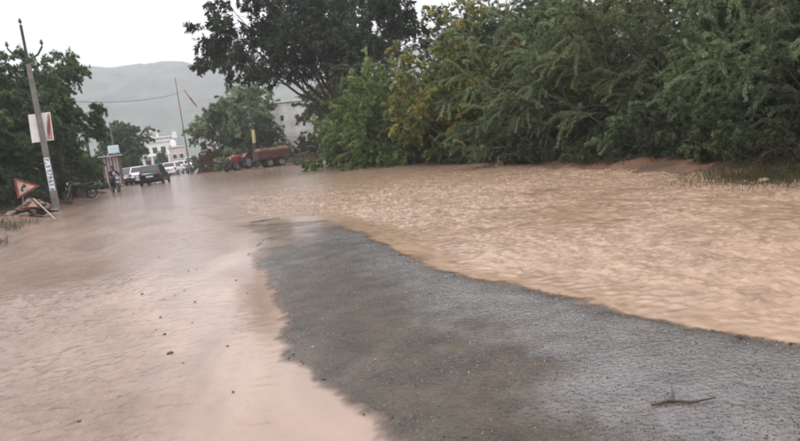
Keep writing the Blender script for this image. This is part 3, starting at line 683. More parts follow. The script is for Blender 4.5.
def rubble_heap():
    p = gnd(30, 217, 0.1); r = empty('rubble_heap', (p[0], 28.9, gz(p[0], 28.9))); rr = random.Random(3)
    for i in range(34):
        m = MB(); s = rr.uniform(0.10, 0.30)
        m.ball((0, 0, 0), (s, s*rr.uniform(0.6, 1), s*rr.uniform(0.4, 0.8)), 7, 5)
        m.V = [(v[0]*rr.uniform(.8, 1.15), v[1]*rr.uniform(.8, 1.15), v[2]*rr.uniform(.8, 1.15)) for v in m.V]; m.S = [False]*len(m.S)
        a = rr.uniform(0, 6.28); d = rr.uniform(0, 0.9)**0.8
        o = m.build('clod', (M_RUST, M_STONE, M_STONE, M_SOIL)[i % 4], r); o.location = (d*math.cos(a)*1.1, d*math.sin(a)*0.6, 0.55*(1-d/1.0)+0.05)
    tag(r, 'heap of dark red rubble and mud clods under the fallen warning signs', 'rubble')
rubble_heap()

# ------------------------------------------------------------------ motorcycles and rider
def motorcycle():
    r = empty('motorcycle')
    for y, nm in ((0.63, 'front_wheel'), (-0.62, 'rear_wheel')):
        wv = MB().torus((0, y, 0.3), (1, 0, 0), 0.25, 0.05, 22, 8).build(nm, M_RUBBER, r)
        rim = MB().torus((0, y, 0.3), (1, 0, 0), 0.205, 0.016, 20, 6)
        for k in range(10):
            a = k*math.pi/5; rim.tube([(0.02*(-1)**k, y, 0.3), (0, y+0.2*math.cos(a), 0.3+0.2*math.sin(a))], 0.005, 4)
        rim.tube([(-0.06, y, 0.3), (0.06, y, 0.3)], 0.035, 8); rim.build('rim', M_STEEL, wv)
        g = MB(); secs = []
        for k in range(9):
            a = math.radians((20 if y > 0 else 25)+k*15.5) if y > 0 else math.radians(35+k*15)
            c, s = math.cos(a), math.sin(a); secs.append([(-0.06, y+0.32*c, 0.3+0.32*s), (0.06, y+0.32*c, 0.3+0.32*s), (0.05, y+0.338*c, 0.3+0.338*s), (-0.05, y+0.338*c, 0.3+0.338*s)])
        g.loft(secs, False); g.build('mudguard', M_BLACK, r)
    for s in (-1, 1):
        MB().tube([(s*0.085, 0.63, 0.3), (s*0.085, 0.42, 0.92)], 0.024, 8).build('fork_leg', M_STEEL, r)
        MB().tube([(s*0.09, -0.62, 0.3), (s*0.11, -0.42, 0.68)], [0.03, 0.025], 8).build('shock_absorber', M_IRON, r)
        MB().tube([(s*0.12, 0.44, 1.02), (s*0.12, 0.45, 1.06), (s*0.26, 0.40, 1.26)], 0.008, 5).build('mirror_stalk', M_BLACK, r)
        MB().ball((s*0.27, 0.41, 1.29), (0.07, 0.015, 0.045), 10, 6).build('mirror', M_BLACK, r)
    MB().tube([(0, 0.42, 0.9), (0, 0.1, 0.72), (0, -0.3, 0.66), (0, -0.62, 0.75)], 0.03, 8).tube([(0, 0.40, 0.82), (0, 0.2, 0.36), (0, -0.2, 0.33), (0, -0.3, 0.66)], 0.025, 8).tube([(0.1, -0.2, 0.36), (0.1, -0.62, 0.3)], 0.022, 6).tube([(-0.1, -0.2, 0.36), (-0.1, -0.62, 0.3)], 0.022, 6).build('frame', M_BLACK, r)
    MB().box((0, 0.03, 0.43), (0.24, 0.34, 0.22)).tube([(0, 0.05, 0.5), (0, 0.12, 0.7)], [0.1, 0.085], 10).build('engine', M_IRON, r, bevel=0.03)
    MB().ball((0, 0.16, 0.83), (0.15, 0.28, 0.13), 14, 8).build('fuel_tank', M_BLACK, r)
    MB().loft([[(-wd, y, z), (wd, y, z), (wd*0.9, y, z+h), (-wd*0.9, y, z+h)] for y, wd, z, h in ((-0.02, 0.09, 0.78, 0.05), (-0.2, 0.14, 0.77, 0.07), (-0.5, 0.14, 0.80, 0.08), (-0.78, 0.10, 0.86, 0.06))], False).build('seat', M_RUBBER, r, bevel=0.02)
    MB().tube([(-0.36, 0.34, 1.03), (-0.14, 0.42, 1.03), (0.14, 0.42, 1.03), (0.36, 0.34, 1.03)], 0.014, 8).build('handlebar', M_STEEL, r)
    h = MB().ball((0, 0.52, 0.93), (0.1, 0.08, 0.1), 12, 8).build('headlight', M_BLACK, r)
    MB().ball((0, 0.57, 0.93), (0.085, 0.05, 0.085), 12, 8).build('lens', M_LAMPW, h)
    MB().box((0, -0.85, 0.82), (0.13, 0.05, 0.07)).build('tail_light', M_LAMPR, r, bevel=0.01)
    MB().box((0, 0.66, 0.70), (0.2, 0.01, 0.09)).build('number_plate', M_WHITE, r)
    MB().tube([(0.13, 0.12, 0.4), (0.15, 0.1, 0.27), (0.16, -0.3, 0.28), (0.17, -0.85, 0.36)], [0.025, 0.025, 0.04, 0.045], 8).build('exhaust', M_STEEL, r)
    MB().tube([(-0.1, -0.05, 0.3), (-0.28, -0.08, 0.02)], 0.012, 6).build('side_stand', M_IRON, r)
    return r
bike = motorcycle(); p = gnd(81, 202)
bike.location = (p[0], p[1], max(gz(p[0], p[1]), -0.03)); bike.rotation_euler = (0, math.radians(-9), math.radians(118))
tag(bike, 'parked black motorcycle with nobody on it at the edge of the bushes', 'motorcycle')
bike2 = copy_tree(bike); p = gnd(116, 192)
bike2.location = (p[0], p[1], -0.05); bike2.rotation_euler = (0, math.radians(-3), math.radians(200))
tag(bike2, 'black motorcycle ridden by a person through the flood', 'motorcycle')

def skin(name, chain, parent, m, sub=2):
    """chain: list of (pos, radius, parent index); a continuous skinned body"""
    me = bpy.data.meshes.new(name); me.from_pydata([c[0] for c in chain], [(c[2], i) for i, c in enumerate(chain) if c[2] is not None], [])
    o = linkobj(name, me, m, parent); o.modifiers.new('skin', 'SKIN')
    if not me.skin_vertices: me.attributes
    for i, c in enumerate(chain):
        sv_ = me.skin_vertices[0].data[i]; r = c[1] if isinstance(c[1], tuple) else (c[1], c[1]); sv_.radius = r; sv_.use_root = c[2] is None
    s = o.modifiers.new('sub', 'SUBSURF'); s.levels = sub; s.render_levels = sub
    for mod in o.modifiers: mod.show_viewport = True
    return o
def rider():
    r = empty('person', bike2.location); r.rotation_euler = bike2.rotation_euler
    pel, ch, nk = (0, -0.28, 0.92), (0, -0.16, 1.27), (0, -0.10, 1.46)
    C = [(pel, 0.13, None), ((0, -0.22, 1.1), 0.125, 0), (ch, 0.14, 1), (nk, 0.055, 2), ((0, -0.06, 1.56), 0.085, 3), ((0, -0.045, 1.66), 0.095, 4), ((0, -0.05, 1.73), 0.06, 5)]
    for s in (-1, 1):
        k = len(C); C += [((s*0.19, -0.14, 1.37), 0.062, 2), ((s*0.31, 0.02, 1.16), 0.045, k), ((s*0.33, 0.26, 1.06), 0.032, k+1), ((s*0.31, 0.33, 1.055), 0.028, k+2)]
        for q in range(5): C.append(((s*(0.35-0.025*q), 0.40-0.012*abs(q-2)-(0.05 if q == 4 else 0), 1.04+(0.0 if q < 4 else -0.02)), 0.010, k+3))
        k = len(C); C += [((s*0.11, -0.22, 0.90), 0.1, 0), ((s*0.22, 0.17, 0.78), 0.07, k), ((s*0.20, 0.02, 0.40), 0.045, k+1), ((s*0.20, 0.08, 0.33), 0.042, k+2), ((s*0.21, 0.22, 0.32), 0.03, k+3)]
    skin('body', C, r, M_SKIN)
    J = [((0, -0.27, 0.90), 0.15, None), ((0, -0.22, 1.1), 0.145, 0), (ch, 0.165, 1), ((0, -0.12, 1.40), 0.09, 2)]
    for s in (-1, 1):
        k = len(J); J += [((s*0.19, -0.14, 1.37), 0.085, 2), ((s*0.31, 0.02, 1.16), 0.065, k), ((s*0.33, 0.22, 1.075), 0.05, k+1)]
    skin('jacket', J, r, M_CLOTH)
    T = [((0, -0.28, 0.90), 0.145, None)]
    for s in (-1, 1):
        k = len(T); T += [((s*0.11, -0.22, 0.90), 0.12, 0), ((s*0.22, 0.17, 0.78), 0.088, k), ((s*0.20, 0.03, 0.43), 0.065, k+1)]
    skin('trousers', T, r, M_CLOTH)
    MB().ball((0, -0.065, 1.675), (0.098, 0.108, 0.105), 14, 10).build('hair', M_HAIR, r).location = (0, -0.02, 0.02)
    MB().ball((0, -0.02, 1.24), (0.09, 0.06, 0.15), 12, 8).build('shirt_front', M_WCLOTH, r)
    f = MB().ball((0, 0.05, 1.63), (0.014, 0.022, 0.022), 8, 6)
    f.build('nose', M_SKIN, r)
    for s in (-1, 1):
        MB().ball((s*0.035, 0.042, 1.655), 0.012, 8, 6).build('eye', M_HAIR, r)
        MB().ball((s*0.098, -0.045, 1.64), (0.014, 0.025, 0.032), 8, 6).build('ear', M_SKIN, r)
    MB().box((0, 0.043, 1.587), (0.045, 0.01, 0.012)).build('mouth', mat('lips', (0.16, 0.06, 0.05), 0.5), r)
    tag(r, 'person in dark jacket and pale shirt riding the black motorcycle', 'person')
rider()

# ------------------------------------------------------------------ cars
def car(name, paint, kind='hatch'):
    r = empty(name)
    if kind == 'hatch':
        L, Wd, belt, top = 3.7, 0.82, 0.92, 1.48
        st = [(-1.85, 0.62, 0.45, 0.80), (-1.78, 0.76, 0.28, 0.90), (-1.3, Wd, 0.20, belt), (0.0, Wd, 0.20, belt), (0.85, Wd, 0.20, belt), (1.45, 0.78, 0.22, 0.80), (1.75, 0.70, 0.28, 0.68), (1.85, 0.58, 0.40, 0.58)]
        cab = (-1.72, -1.35, 0.35, 0.98)            # y: rear base, rear top, front top, front base
    else:
        L, Wd, belt, top = 4.3, 0.88, 1.08, 1.82
        st = [(-2.1, 0.80, 0.45, 1.0), (-2.05, 0.86, 0.35, belt), (-1.3, Wd, 0.28, belt), (0.0, Wd, 0.28, belt), (0.9, Wd, 0.28, belt), (1.0, 0.84, 0.28, 1.04), (1.9, 0.80, 0.32, 0.98), (2.05, 0.74, 0.42, 0.85)]
        cab = (-2.05, -1.98, 0.45, 0.92)
    secs = []
    for y, wd, zb, zt in st:
        h = [(0.0, zb), (wd*0.86, zb), (wd*0.97, zb+0.08), (wd, zb+(zt-zb)*0.45), (wd*0.97, zt-0.06), (wd*0.88, zt), (0.0, zt+0.015)]
        secs.append([(x, y, z) for x, z in h]+[(-x, y, z) for x, z in h[-2:0:-1]])
    body = MB().loft(secs); body.build('body', paint, r)
    wt = Wd*0.74; wb = Wd*0.93; yb, yr, yf, yw = cab
    def sec(y0, y1): return None
    A = {s: dict(rb=Vector((s*wb, yb, belt-0.03)), rt=Vector((s*wt, yr, top)), ft=Vector((s*wt, yf, top)), fb=Vector((s*wb, yw, belt-0.05))) for s in (-1, 1)}
    m = MB(); ord_ = ('rb', 'rt', 'ft', 'fb')
    V = [A[-1][k] for k in ord_]+[A[1][k] for k in ord_]
    m.add(V, [(3, 2, 1, 0), (4, 5, 6, 7), (0, 1, 5, 4), (1, 2, 6, 5), (2, 3, 7, 6)]); m.build('cabin', paint, r, bevel=0.05)
    def pane(name, q, u0_, u1_, v0_, v1_, off):
        def P(u, v): return q[0]*(1-u)*(1-v)+q[1]*u*(1-v)+q[2]*u*v+q[3]*(1-u)*v
        n = (q[1]-q[0]).cross(q[3]-q[0]).normalized()
        c4 = [P(u0_, v0_), P(u1_, v0_), P(u1_, v1_), P(u0_, v1_)]
        ctr = sum(c4, Vector())/4
        if n.dot(ctr-Vector((0, -0.3, belt))) < 0: n = -n
        MB().add([p-n*0.02 for p in c4]+[p+n*off for p in c4], [(4, 5, 6, 7), (0, 1, 5, 4), (1, 2, 6, 5), (2, 3, 7, 6), (3, 0, 4, 7), (3, 2, 1, 0)]).build(name, M_GLASS, r)
    for s in (-1, 1):
        q = [A[s]['rb'], A[s]['fb'], A[s]['ft'], A[s]['rt']]
        pane('side_window', q, 0.10, 0.30, 0.16, 0.88, 0.008); pane('side_window', q, 0.33, 0.60, 0.14, 0.88, 0.008); pane('side_window', q, 0.63, 0.92, 0.14, 0.88, 0.008)
    pane('windscreen', [A[-1]['fb'], A[1]['fb'], A[1]['ft'], A[-1]['ft']], 0.06, 0.94, 0.10, 0.92, 0.008)
    pane('rear_window', [A[-1]['rb'], A[1]['rb'], A[1]['rt'], A[-1]['rt']], 0.08, 0.92, 0.22, 0.90, 0.008)
    R = 0.29 if kind == 'hatch' else 0.35
    for y in (st[0][0]+0.66, st[-1][0]-0.68):
        for s in (-1, 1):
            MB().tube([(s*(Wd-0.10), y, R), (s*(Wd+0.006), y, R)], R+0.055, 20).build('wheel_arch', M_BLACK, r)
            wv = MB().torus((s*(Wd-0.05), y, R), (1, 0, 0), R-0.075, 0.08, 22, 8, 1.0).build('wheel', M_RUBBER, r)
            MB().tube([(s*(Wd-0.03), y, R), (s*(Wd+0.015), y, R)], [R-0.11, R-0.14], 14).build('rim', M_STEEL, wv)
    f, b = st[-1][0], st[0][0]
    for s in (-1, 1):
        MB().ball((s*Wd*0.70, f-0.10, 0.64 if kind == 'hatch' else 0.82), (0.17, 0.12, 0.085), 12, 8).build('headlight', M_LAMPW, r)
        MB().box((s*Wd*0.80, b+0.06, 0.80 if kind == 'hatch' else 0.92), (0.2, 0.10, 0.24)).build('tail_light', M_LAMPR, r, bevel=0.02)
        MB().ball((s*(Wd+0.07), yw-0.15, belt+0.06), (0.09, 0.05, 0.06), 10, 6).build('side_mirror', paint, r)
    MB().box((0, b-0.01, 0.42), (Wd*1.72, 0.16, 0.2)).build('rear_bumper', paint, r, bevel=0.05)
    MB().box((0, f-0.03, 0.40), (Wd*1.6, 0.16, 0.2)).build('front_bumper', paint, r, bevel=0.05)
    MB().box((0, f+0.0, 0.56), (Wd*0.9, 0.04, 0.1)).build('grille', M_BLACK, r)
    MB().box((0, b-0.06, 0.66), (0.5, 0.09, 0.12)).build('number_plate', M_WHITE, r)
    MB().box((0, b-0.012, 0.78), (0.9, 0.05, 0.03)).build('trim_bar', M_STEEL, r)
    return r
def put(o, px, py, rz, z=-0.05):
    p = gnd(px, py); o.location = (p[0], p[1], z); o.rotation_euler = (0, 0, math.radians(rz)); return o
c1 = put(car('parked_car', M_CARDK), 156, 183.5, -10); tag(c1, 'dark teal hatchback standing in the flood with its tail toward the water', 'car')
c2 = put(car('parked_car', M_CARBL), 132.5, 184.3, 168); tag(c2, 'black car with its headlights facing the flood beside the striped stall', 'car')
c3 = put(car('parked_car', M_CARWH), 143.5, 182.8, -6); tag(c3, 'white hatchback squeezed between the black car and the dark teal hatchback', 'car')
c4 = put(car('parked_car', M_CARWH), 174, 174.5, -15, -0.1); tag(c4, 'white hatchback half hidden ahead of the dark teal hatchback', 'car')
c5 = put(car('parked_car', M_CARWH, 'suv'), 193, 169.2, 158, -0.1); tag(c5, 'boxy white off-road vehicle below the slanting mast', 'car')
c6 = put(car('parked_car', M_CARBL), 168, 173.5, 172, -0.08); tag(c6, 'distant black car behind the dark teal hatchback in front of the white building', 'car')
c7 = put(car('parked_car', M_CARWH), 183, 170.6, -14, -0.1); tag(c7, 'distant white hatchback beside the boxy white off-road vehicle', 'car')
b3 = copy_tree(bike); put(b3, 187.5, 172.3, 170, -0.08); tag(b3, 'dark motorcycle between the half hidden white hatchback and the boxy white vehicle', 'motorcycle')

# ------------------------------------------------------------------ tractor and trailer
def wheel(parent, c, R, wd, nm, lugs=True):
    wv = MB().torus(c, (1, 0, 0), R-wd*0.5, wd*0.5, 26, 10, 1.0)
    if lugs:
        for k in range(18):
            a = k*2*math.pi/18
            M = Matrix.Translation(c) @ Matrix.Rotation(a, 4, 'X') @ Matrix.Translation((0, 0, R)) @ Matrix.Rotation(0.5*(-1)**k, 4, 'Z')
            wv.box((0, 0, 0), (wd*0.8, 0.05, 0.06), M)
    o = wv.build(nm, M_RUBBER, parent)
    MB().tube([(c[0]-wd*0.22, c[1], c[2]), (c[0]+wd*0.22, c[1], c[2])], R-wd*0.8, 16).tube([(c[0]-wd*0.32, c[1], c[2]), (c[0]+wd*0.32, c[1], c[2])], R*0.22, 10).build('rim', mat('dirty_rim', (0.24, 0.20, 0.17), 0.8, 0.5, 6), o)
def tractor():
    r = empty('tractor')
    MB().loft([[(-w_, y, z0), (w_, y, z0), (w_, y, z1-0.08), (w_*0.75, y, z1), (-w_*0.75, y, z1), (-w_, y, z1-0.08)] for y, w_, z0, z1 in ((0.5, 0.3, 0.75, 1.38), (1.2, 0.29, 0.75, 1.34), (1.75, 0.27, 0.72, 1.28), (1.85, 0.22, 0.78, 1.2))], False).build('bonnet', M_TRACT, r, bevel=0.03)
    MB().box((0, 1.86, 1.0), (0.4, 0.04, 0.42)).build('grille', M_BLACK, r)
    MB().box((0, 0.75, 0.6), (0.36, 2.1, 0.36)).tube([(-0.75, 0, 0.68), (0.75, 0, 0.68)], 0.1, 8).tube([(-0.6, 1.5, 0.40), (0.6, 1.5, 0.40)], 0.05, 6).build('chassis', M_IRON, r)
    for s in (-1, 1):
        wheel(r, (s*0.68, 0, 0.68), 0.68, 0.34, 'rear_wheel'); wheel(r, (s*0.6, 1.5, 0.38), 0.38, 0.2, 'front_wheel', False)
        secs = []
        for k in range(8):
            a = math.radians(35+k*17); c, sn = math.cos(a), math.sin(a)
            secs.append([(s*0.48, 0.76*c, 0.68+0.76*sn), (s*0.9, 0.76*c, 0.68+0.76*sn), (s*0.9, 0.79*c, 0.68+0.79*sn), (s*0.48, 0.79*c, 0.68+0.79*sn)])
        MB().loft(secs, False).build('mudguard', M_TRACT, r)
        MB().ball((s*0.2, 1.84, 1.14), (0.07, 0.04, 0.07), 10, 6).build('headlight', M_LAMPW, r)
    MB().box((0, -0.1, 1.12), (0.46, 0.42, 0.1)).box((0, -0.3, 1.35), (0.46, 0.08, 0.42)).build('seat', M_BLACK, r, bevel=0.03)
    MB().torus((0, 0.36, 1.5), (0, -0.5, 0.86), 0.19, 0.018, 20, 6).tube([(0, 0.36, 1.5), (0, 0.55, 1.2)], 0.02, 6).build('steering_wheel', M_BLACK, r)
    MB().tube([(0.18, 1.1, 1.3), (0.18, 1.1, 1.95)], 0.035, 8).build('exhaust_stack', M_IRON, r)
    MB().tube([(-0.1, -0.3, 0.5), (0.0, -0.95, 0.48)], 0.03, 6).build('drawbar_hook', M_IRON, r)
    return r
tr = put(tractor(), 243, 169.4, 136, -0.05); tag(tr, 'red tractor with big lugged rear tyres in front of the hazy trees', 'tractor')
def trailer():
    r = empty('trailer')
    MB().box((0, 0, 0.85), (1.75, 3.0, 0.1)).box((0.4, 0, 0.74), (0.1, 3.0, 0.14)).box((-0.4, 0, 0.74), (0.1, 3.0, 0.14)).build('bed', M_RUST, r)
    for s in (-1, 1):
        MB().box((s*0.85, 0, 1.15), (0.05, 3.0, 0.5)).build('side_panel', M_RUST, r)
        MB().box((0, s*1.48, 1.15), (1.64, 0.05, 0.5)).build('end_panel', M_RUST, r)
        for y in (-1.3, -0.45, 0.45, 1.3): MB().box((s*0.89, y, 1.12), (0.05, 0.09, 0.58)).build('stake', M_IRON, r)
        for y in (-0.55, 0.45): wheel(r, (s*0.72, y, 0.42), 0.42, 0.22, 'wheel', False)
    for k, (x, y) in enumerate(((-0.89, -1.4), (-0.89, -0.2), (-0.89, 1.1), (0.89, -1.0), (0.89, 0.4), (0.89, 1.4))):
        MB().tube([(x, y, 0.8), (x*0.98, y+0.06*math.sin(k*2), 2.0+0.15*math.sin(k*3))], 0.035, 6).build('stake', M_BARK, r)
    MB().tube([(-0.89, -1.4, 1.85), (-0.9, 0.0, 1.72), (-0.88, 1.2, 1.88)], 0.025, 6).build('side_rail', M_BARK, r)
    MB().tube([(0.3, 1.5, 0.75), (0, 2.6, 0.5)], 0.04, 6).tube([(-0.3, 1.5, 0.75), (0, 2.6, 0.5)], 0.04, 6).build('drawbar', M_IRON, r)
    return r
tl = put(trailer(), 274, 166.5, 97, -0.05); tag(tl, 'rusty red flatbed trailer with side boards beside the tractor', 'trailer')
rr = random.Random(12)
TLM = Matrix.Translation(tl.location) @ Matrix.Rotation(math.radians(97), 4, 'Z')
for k in range(12):
    m = MB().ball((0, 0, 0), (0.38, 0.30, 0.27), 12, 8); m.V = [(v[0]*(1+0.1*math.sin(v[1]*20+k)), v[1], v[2]*(1+0.15*math.sin(v[0]*9+k))) for v in m.V]
    o = m.build('sack', M_SACK); y = -1.15+(k % 6)*0.46; x = -0.42 if k < 6 else 0.42
    o.matrix_world = TLM @ Matrix.Translation((x, y, 1.36+0.14*rr.random())) @ Matrix.Rotation(rr.uniform(-0.5, 0.5), 4, 'Z')
    tag(o, 'brown full sack lying on the rusty trailer', 'sack', 'sacks on the trailer')
def scrap_heap():
    p = gnd(312, 163); r = empty('brushwood_heap', (p[0], p[1]+1, gz(p[0], p[1]+1))); rr = random.Random(8)
    for i in range(60):
        a = rr.uniform(0, 3.14); L = rr.uniform(0.8, 1.8); c = Vector((rr.gauss(0, 0.9), rr.gauss(0, 0.6), 0)); c.z = 0.1+rr.random()*1.5*max(0, 1-c.length/2.2)
        d = Vector((math.cos(a), math.sin(a), rr.uniform(-0.25, 0.35)))*L/2
        MB().tube([c-d, c+Vector((rr.gauss(0, .06), rr.gauss(0, .06), rr.gauss(0, .06))), c+d], [0.05, 0.04, 0.02], 5).build('branch', M_BARK if i % 3 else M_IRON, r)
    tag(r, 'dark heap of cut branches behind the trailer under the neem', 'brushwood')
scrap_heap()

# ------------------------------------------------------------------ poles, mast, cable
def slim_pole():
    Y = 60; b = aty(255.5, 160, Y); t = aty(246, 62, Y); g = gz(b[0], Y); r = empty('street_pole', (b[0], Y, g))
    up = Vector((t[0]-b[0], 0, t[2]-g)); 
    MB().tube([(0, 0, -0.1), up*0.5, up], [0.13, 0.11, 0.08], 10).build('shaft', M_GREENP, r)
    a, c = aty(253, 130, Y), aty(254.2, 143, Y)
    za, zc = (a[2]-g)/up.z, (c[2]-g)/up.z
    MB().tube([up*zc, up*za], [0.145, 0.145], 10).build('painted_band', M_YELL, r)
    MB().ball(tuple(up), (0.08, 0.08, 0.1), 8, 6).build('cap', M_IRON, r)
    tag(r, 'slim dark green steel pole with a yellow painted band beside the tractor', 'pole')
slim_pole()
def mast():
    Y = 72; b = aty(189, 163, Y); t = aty(175, 78, Y); g = gz(b[0], Y); r = empty('signal_mast', (b[0], Y, g))
    up = Vector((t[0]-b[0], 0, t[2]-g)); MB().tube([(0, 0, -0.1), up*0.5, up], [0.09, 0.06, 0.04], 8).build('shaft', M_CONC, r)
    B = Vector((b[0], Y, g)); q = [Vector(aty(x, y, Y))-B for x, y in ((175.5, 80), (184, 90), (190, 98), (197, 107))]
    MB().tube([q[0], q[1]], 0.035, 6).build('hanging_rope', M_CREAM, r)
    MB().tube([q[1], q[2]], [0.06, 0.10], 6).build('pennant', M_PINK, r); MB().tube([q[2], q[3]], [0.10, 0.05], 6).build('pennant', M_REDP, r)
    tag(r, 'tall thin mast with a red pennant rope slanting from its top', 'mast'); return B+up
MT = mast()
def dark_pole():
    Y = 58; b = aty(91.5, 178, Y); t = aty(84.5, 124, Y); g = gz(b[0], Y); r = empty('utility_pole', (b[0], Y, g)); up = Vector((t[0]-b[0], 0, t[2]-g))
    MB().tube([(0, 0, -0.1), up], [0.14, 0.10], 8).build('shaft', M_BARK, r)
    MB().box(tuple(up*0.95), (0.7, 0.1, 0.1)).build('cross_arm', M_IRON, r)
    for s in (-1, 1): MB().tube([up*0.95+Vector((s*0.3, 0, 0.05)), up*0.95+Vector((s*0.3, 0, 0.22))], [0.05, 0.03], 8).build('insulator', M_PORC, r)
    tag(r, 'short dark wooden utility pole among the roadside bushes', 'utility pole')
dark_pole()
def cable():
    a = Vector(aty(50, 100, 50)); b = MT-Vector((0, 0, 1.6)); r = MB(); pts = []
    for i in range(17):
        t = i/16; pts.append(a.lerp(b, t)-Vector((0, 0, 0.9*4*t*(1-t)*0.5)))
    o = r.tube(pts, 0.022, 5).build('overhead_cable', M_BLACK); tag(o, 'thin black cable strung across the road from trees to mast', 'cable')
cable()

# ------------------------------------------------------------------ striped stall and blue board
def stall():
    Y = 54; a = Vector(aty(103.5, 178, Y)); b = Vector(aty(122, 176, Y)); g = gz(a.x, Y); Wd = b.x-a.x; r = empty('cloth_stall', (a.x, Y, g))
    Ht = aty(106, 157, Y)[2]-g
    for x in (0, Wd):
        for y in (0, 1.2): MB().tube([(x, y, -0.1), (x, y, Ht)], 0.04, 6).build('post', M_TWIG, r)
    n = 12; st = Wd/n
    for k in range(n):
        V = []; m = MB(); h = Ht-0.1
        pts = [(k*st+st*u, -0.05-0.05*math.sin(u*math.pi)) for u in (0, .25, .5, .75, 1)]
        m.loft([[(x, y, 0.15) for x, y in pts], [(x+0.02*math.sin(k), y, h*0.5) for x, y in pts], [(x, y, h) for x, y in pts]], True, False, False)
        m.build('cloth_strip', (M_WCLOTH, M_PINK, M_WCLOTH, mat('grey_brown_cloth', (0.20, 0.15, 0.14), 0.9, 0.3, 8))[k % 4], r)
    MB().box((Wd/2, 0.5, Ht+0.04), (Wd+0.4, 1.7, 0.06)).build('roof_sheet', M_OFFW, r)
    tag(r, 'small stall hung with red and white striped cloth behind the rider', 'stall')
    Y2 = 56; p = Vector(aty(118, 178, Y2)); g2 = gz(p.x, Y2); r2 = empty('name_board', (p.x, Y2, g2)); tp = Vector(aty(109.5, 122, Y2))-Vector((p.x, Y2, g2))
    MB().tube([(0, 0, -0.1), (tp.x*0.5, 0, tp.z*0.5), (tp.x, 0, tp.z)], [0.07, 0.06, 0.05], 8).build('post', M_CONC, r2)
    c = Vector(aty(113.5, 149.5, Y2))-Vector((p.x, Y2, g2))
    MB().box((c.x, -0.12, c.z), (0.72, 0.05, 0.55)).build('board', M_BSIGN, r2, bevel=0.01); MB().box((c.x, -0.09, c.z), (0.80, 0.03, 0.63)).build('board_frame', M_WHITE, r2)
    tag(r2, 'pale blue and white board on a slim post above the striped stall', 'sign')
stall()

# ------------------------------------------------------------------ buildings
def far_building():
    Y = 135; a = Vector(aty(135, 166, Y)); b = Vector(aty(179, 160, Y)); g = gz(a.x, Y); Wd = b.x-a.x; r = empty('white_building', (a.x, Y, g)); Ht = aty(136, 141, Y)[2]-g
    MB().box((Wd/2, 4, Ht*0.5-0.2), (Wd, 8, Ht-0.4+0.4)).build('wall', M_WHITE, r)
    MB().box((Wd/2, -0.15, Ht-0.55), (Wd+0.5, 0.5, 0.22)).build('cornice', M_WHITE, r); MB().box((Wd/2, -0.22, Ht+0.18), (Wd+0.6, 0.35, 0.24)).build('coping', M_WHITE, r)
    MB().box((Wd/2, 0.1, Ht-0.16), (Wd+0.2, 0.12, 0.5)).build('parapet', mat('grey_plaster', (0.40, 0.42, 0.45), 0.8), r)
    n = 14
    for k in range(n+1): MB().box((k*Wd/n, -0.12, Ht-0.19), (0.16, 0.2, 0.48)).build('baluster', M_WHITE, r)
    for x in (0.1, Wd-0.1): MB().box((x, -0.1, Ht+0.35), (0.9, 0.9, 1.3), None, 0.9).build('corner_block', M_WHITE, r)
    tw = MB().box((Wd*0.47, 0.5, Ht+1.7), (2.6, 1.2, 0.3)).box((Wd*0.47-1.1, 0.5, Ht+0.9), (0.4, 1.2, 1.4)).box((Wd*0.47, 0.5, Ht+0.9), (0.4, 1.2, 1.4)).box((Wd*0.47+1.1, 0.5, Ht+0.9), (0.4, 1.2, 1.4)).build('bell_gable', M_WHITE, r)
    for fl, zz in enumerate((Ht*0.22, Ht*0.62)):
        for k in range(5):
            x = Wd*(0.12+0.19*k); f = MB().box((x, -0.03, zz), (1.1, 0.12, 1.35)).build('window', M_OFFW, r)
            MB().box((x, -0.10, zz), (0.86, 0.03, 1.1)).build('pane', M_WINDK, f)
    MB().box((Wd/2, -0.6, Ht*0.44), (Wd+0.2, 1.4, 0.2)).build('balcony_slab', M_WHITE, r)
    for k in range(6): MB().box((0.2+k*(Wd-0.4)/5, -1.1, Ht*0.2), (0.3, 0.3, Ht*0.46)).build('pillar', M_WHITE, r)
    tag(r, 'white two-storey building with balustraded roof and small open gable at road end', 'building')
    Y = 118; a = Vector(aty(172, 165, Y)); b = Vector(aty(187, 162, Y)); g = gz(a.x, Y); Ht = aty(178, 147, Y)[2]-g; Wd = b.x-a.x
    r = empty('cream_building', (a.x, Y, g))
    MB().box((Wd/2, 3, Ht/2), (Wd, 6, Ht)).build('wall', M_CREAM, r); MB().box((Wd/2, 3, Ht+0.08), (Wd+0.5, 6.5, 0.16)).build('roof_slab', M_WHITE, r)
    for x in (0.28, 0.72):
        f = MB().box((Wd*x, -0.03, Ht*0.58), (0.8, 0.1, 0.9)).build('window', M_WHITE, r); MB().box((Wd*x, -0.09, Ht*0.58), (0.6, 0.03, 0.7)).build('pane', M_WINDK, f)
    MB().ball((Wd*0.3, 1, Ht+0.7), (0.5, 0.5, 0.6), 12, 8).build('water_tank', M_WHITE, r)
    tag(r, 'small cream building with flat roof right of the white building', 'building')
far_building()
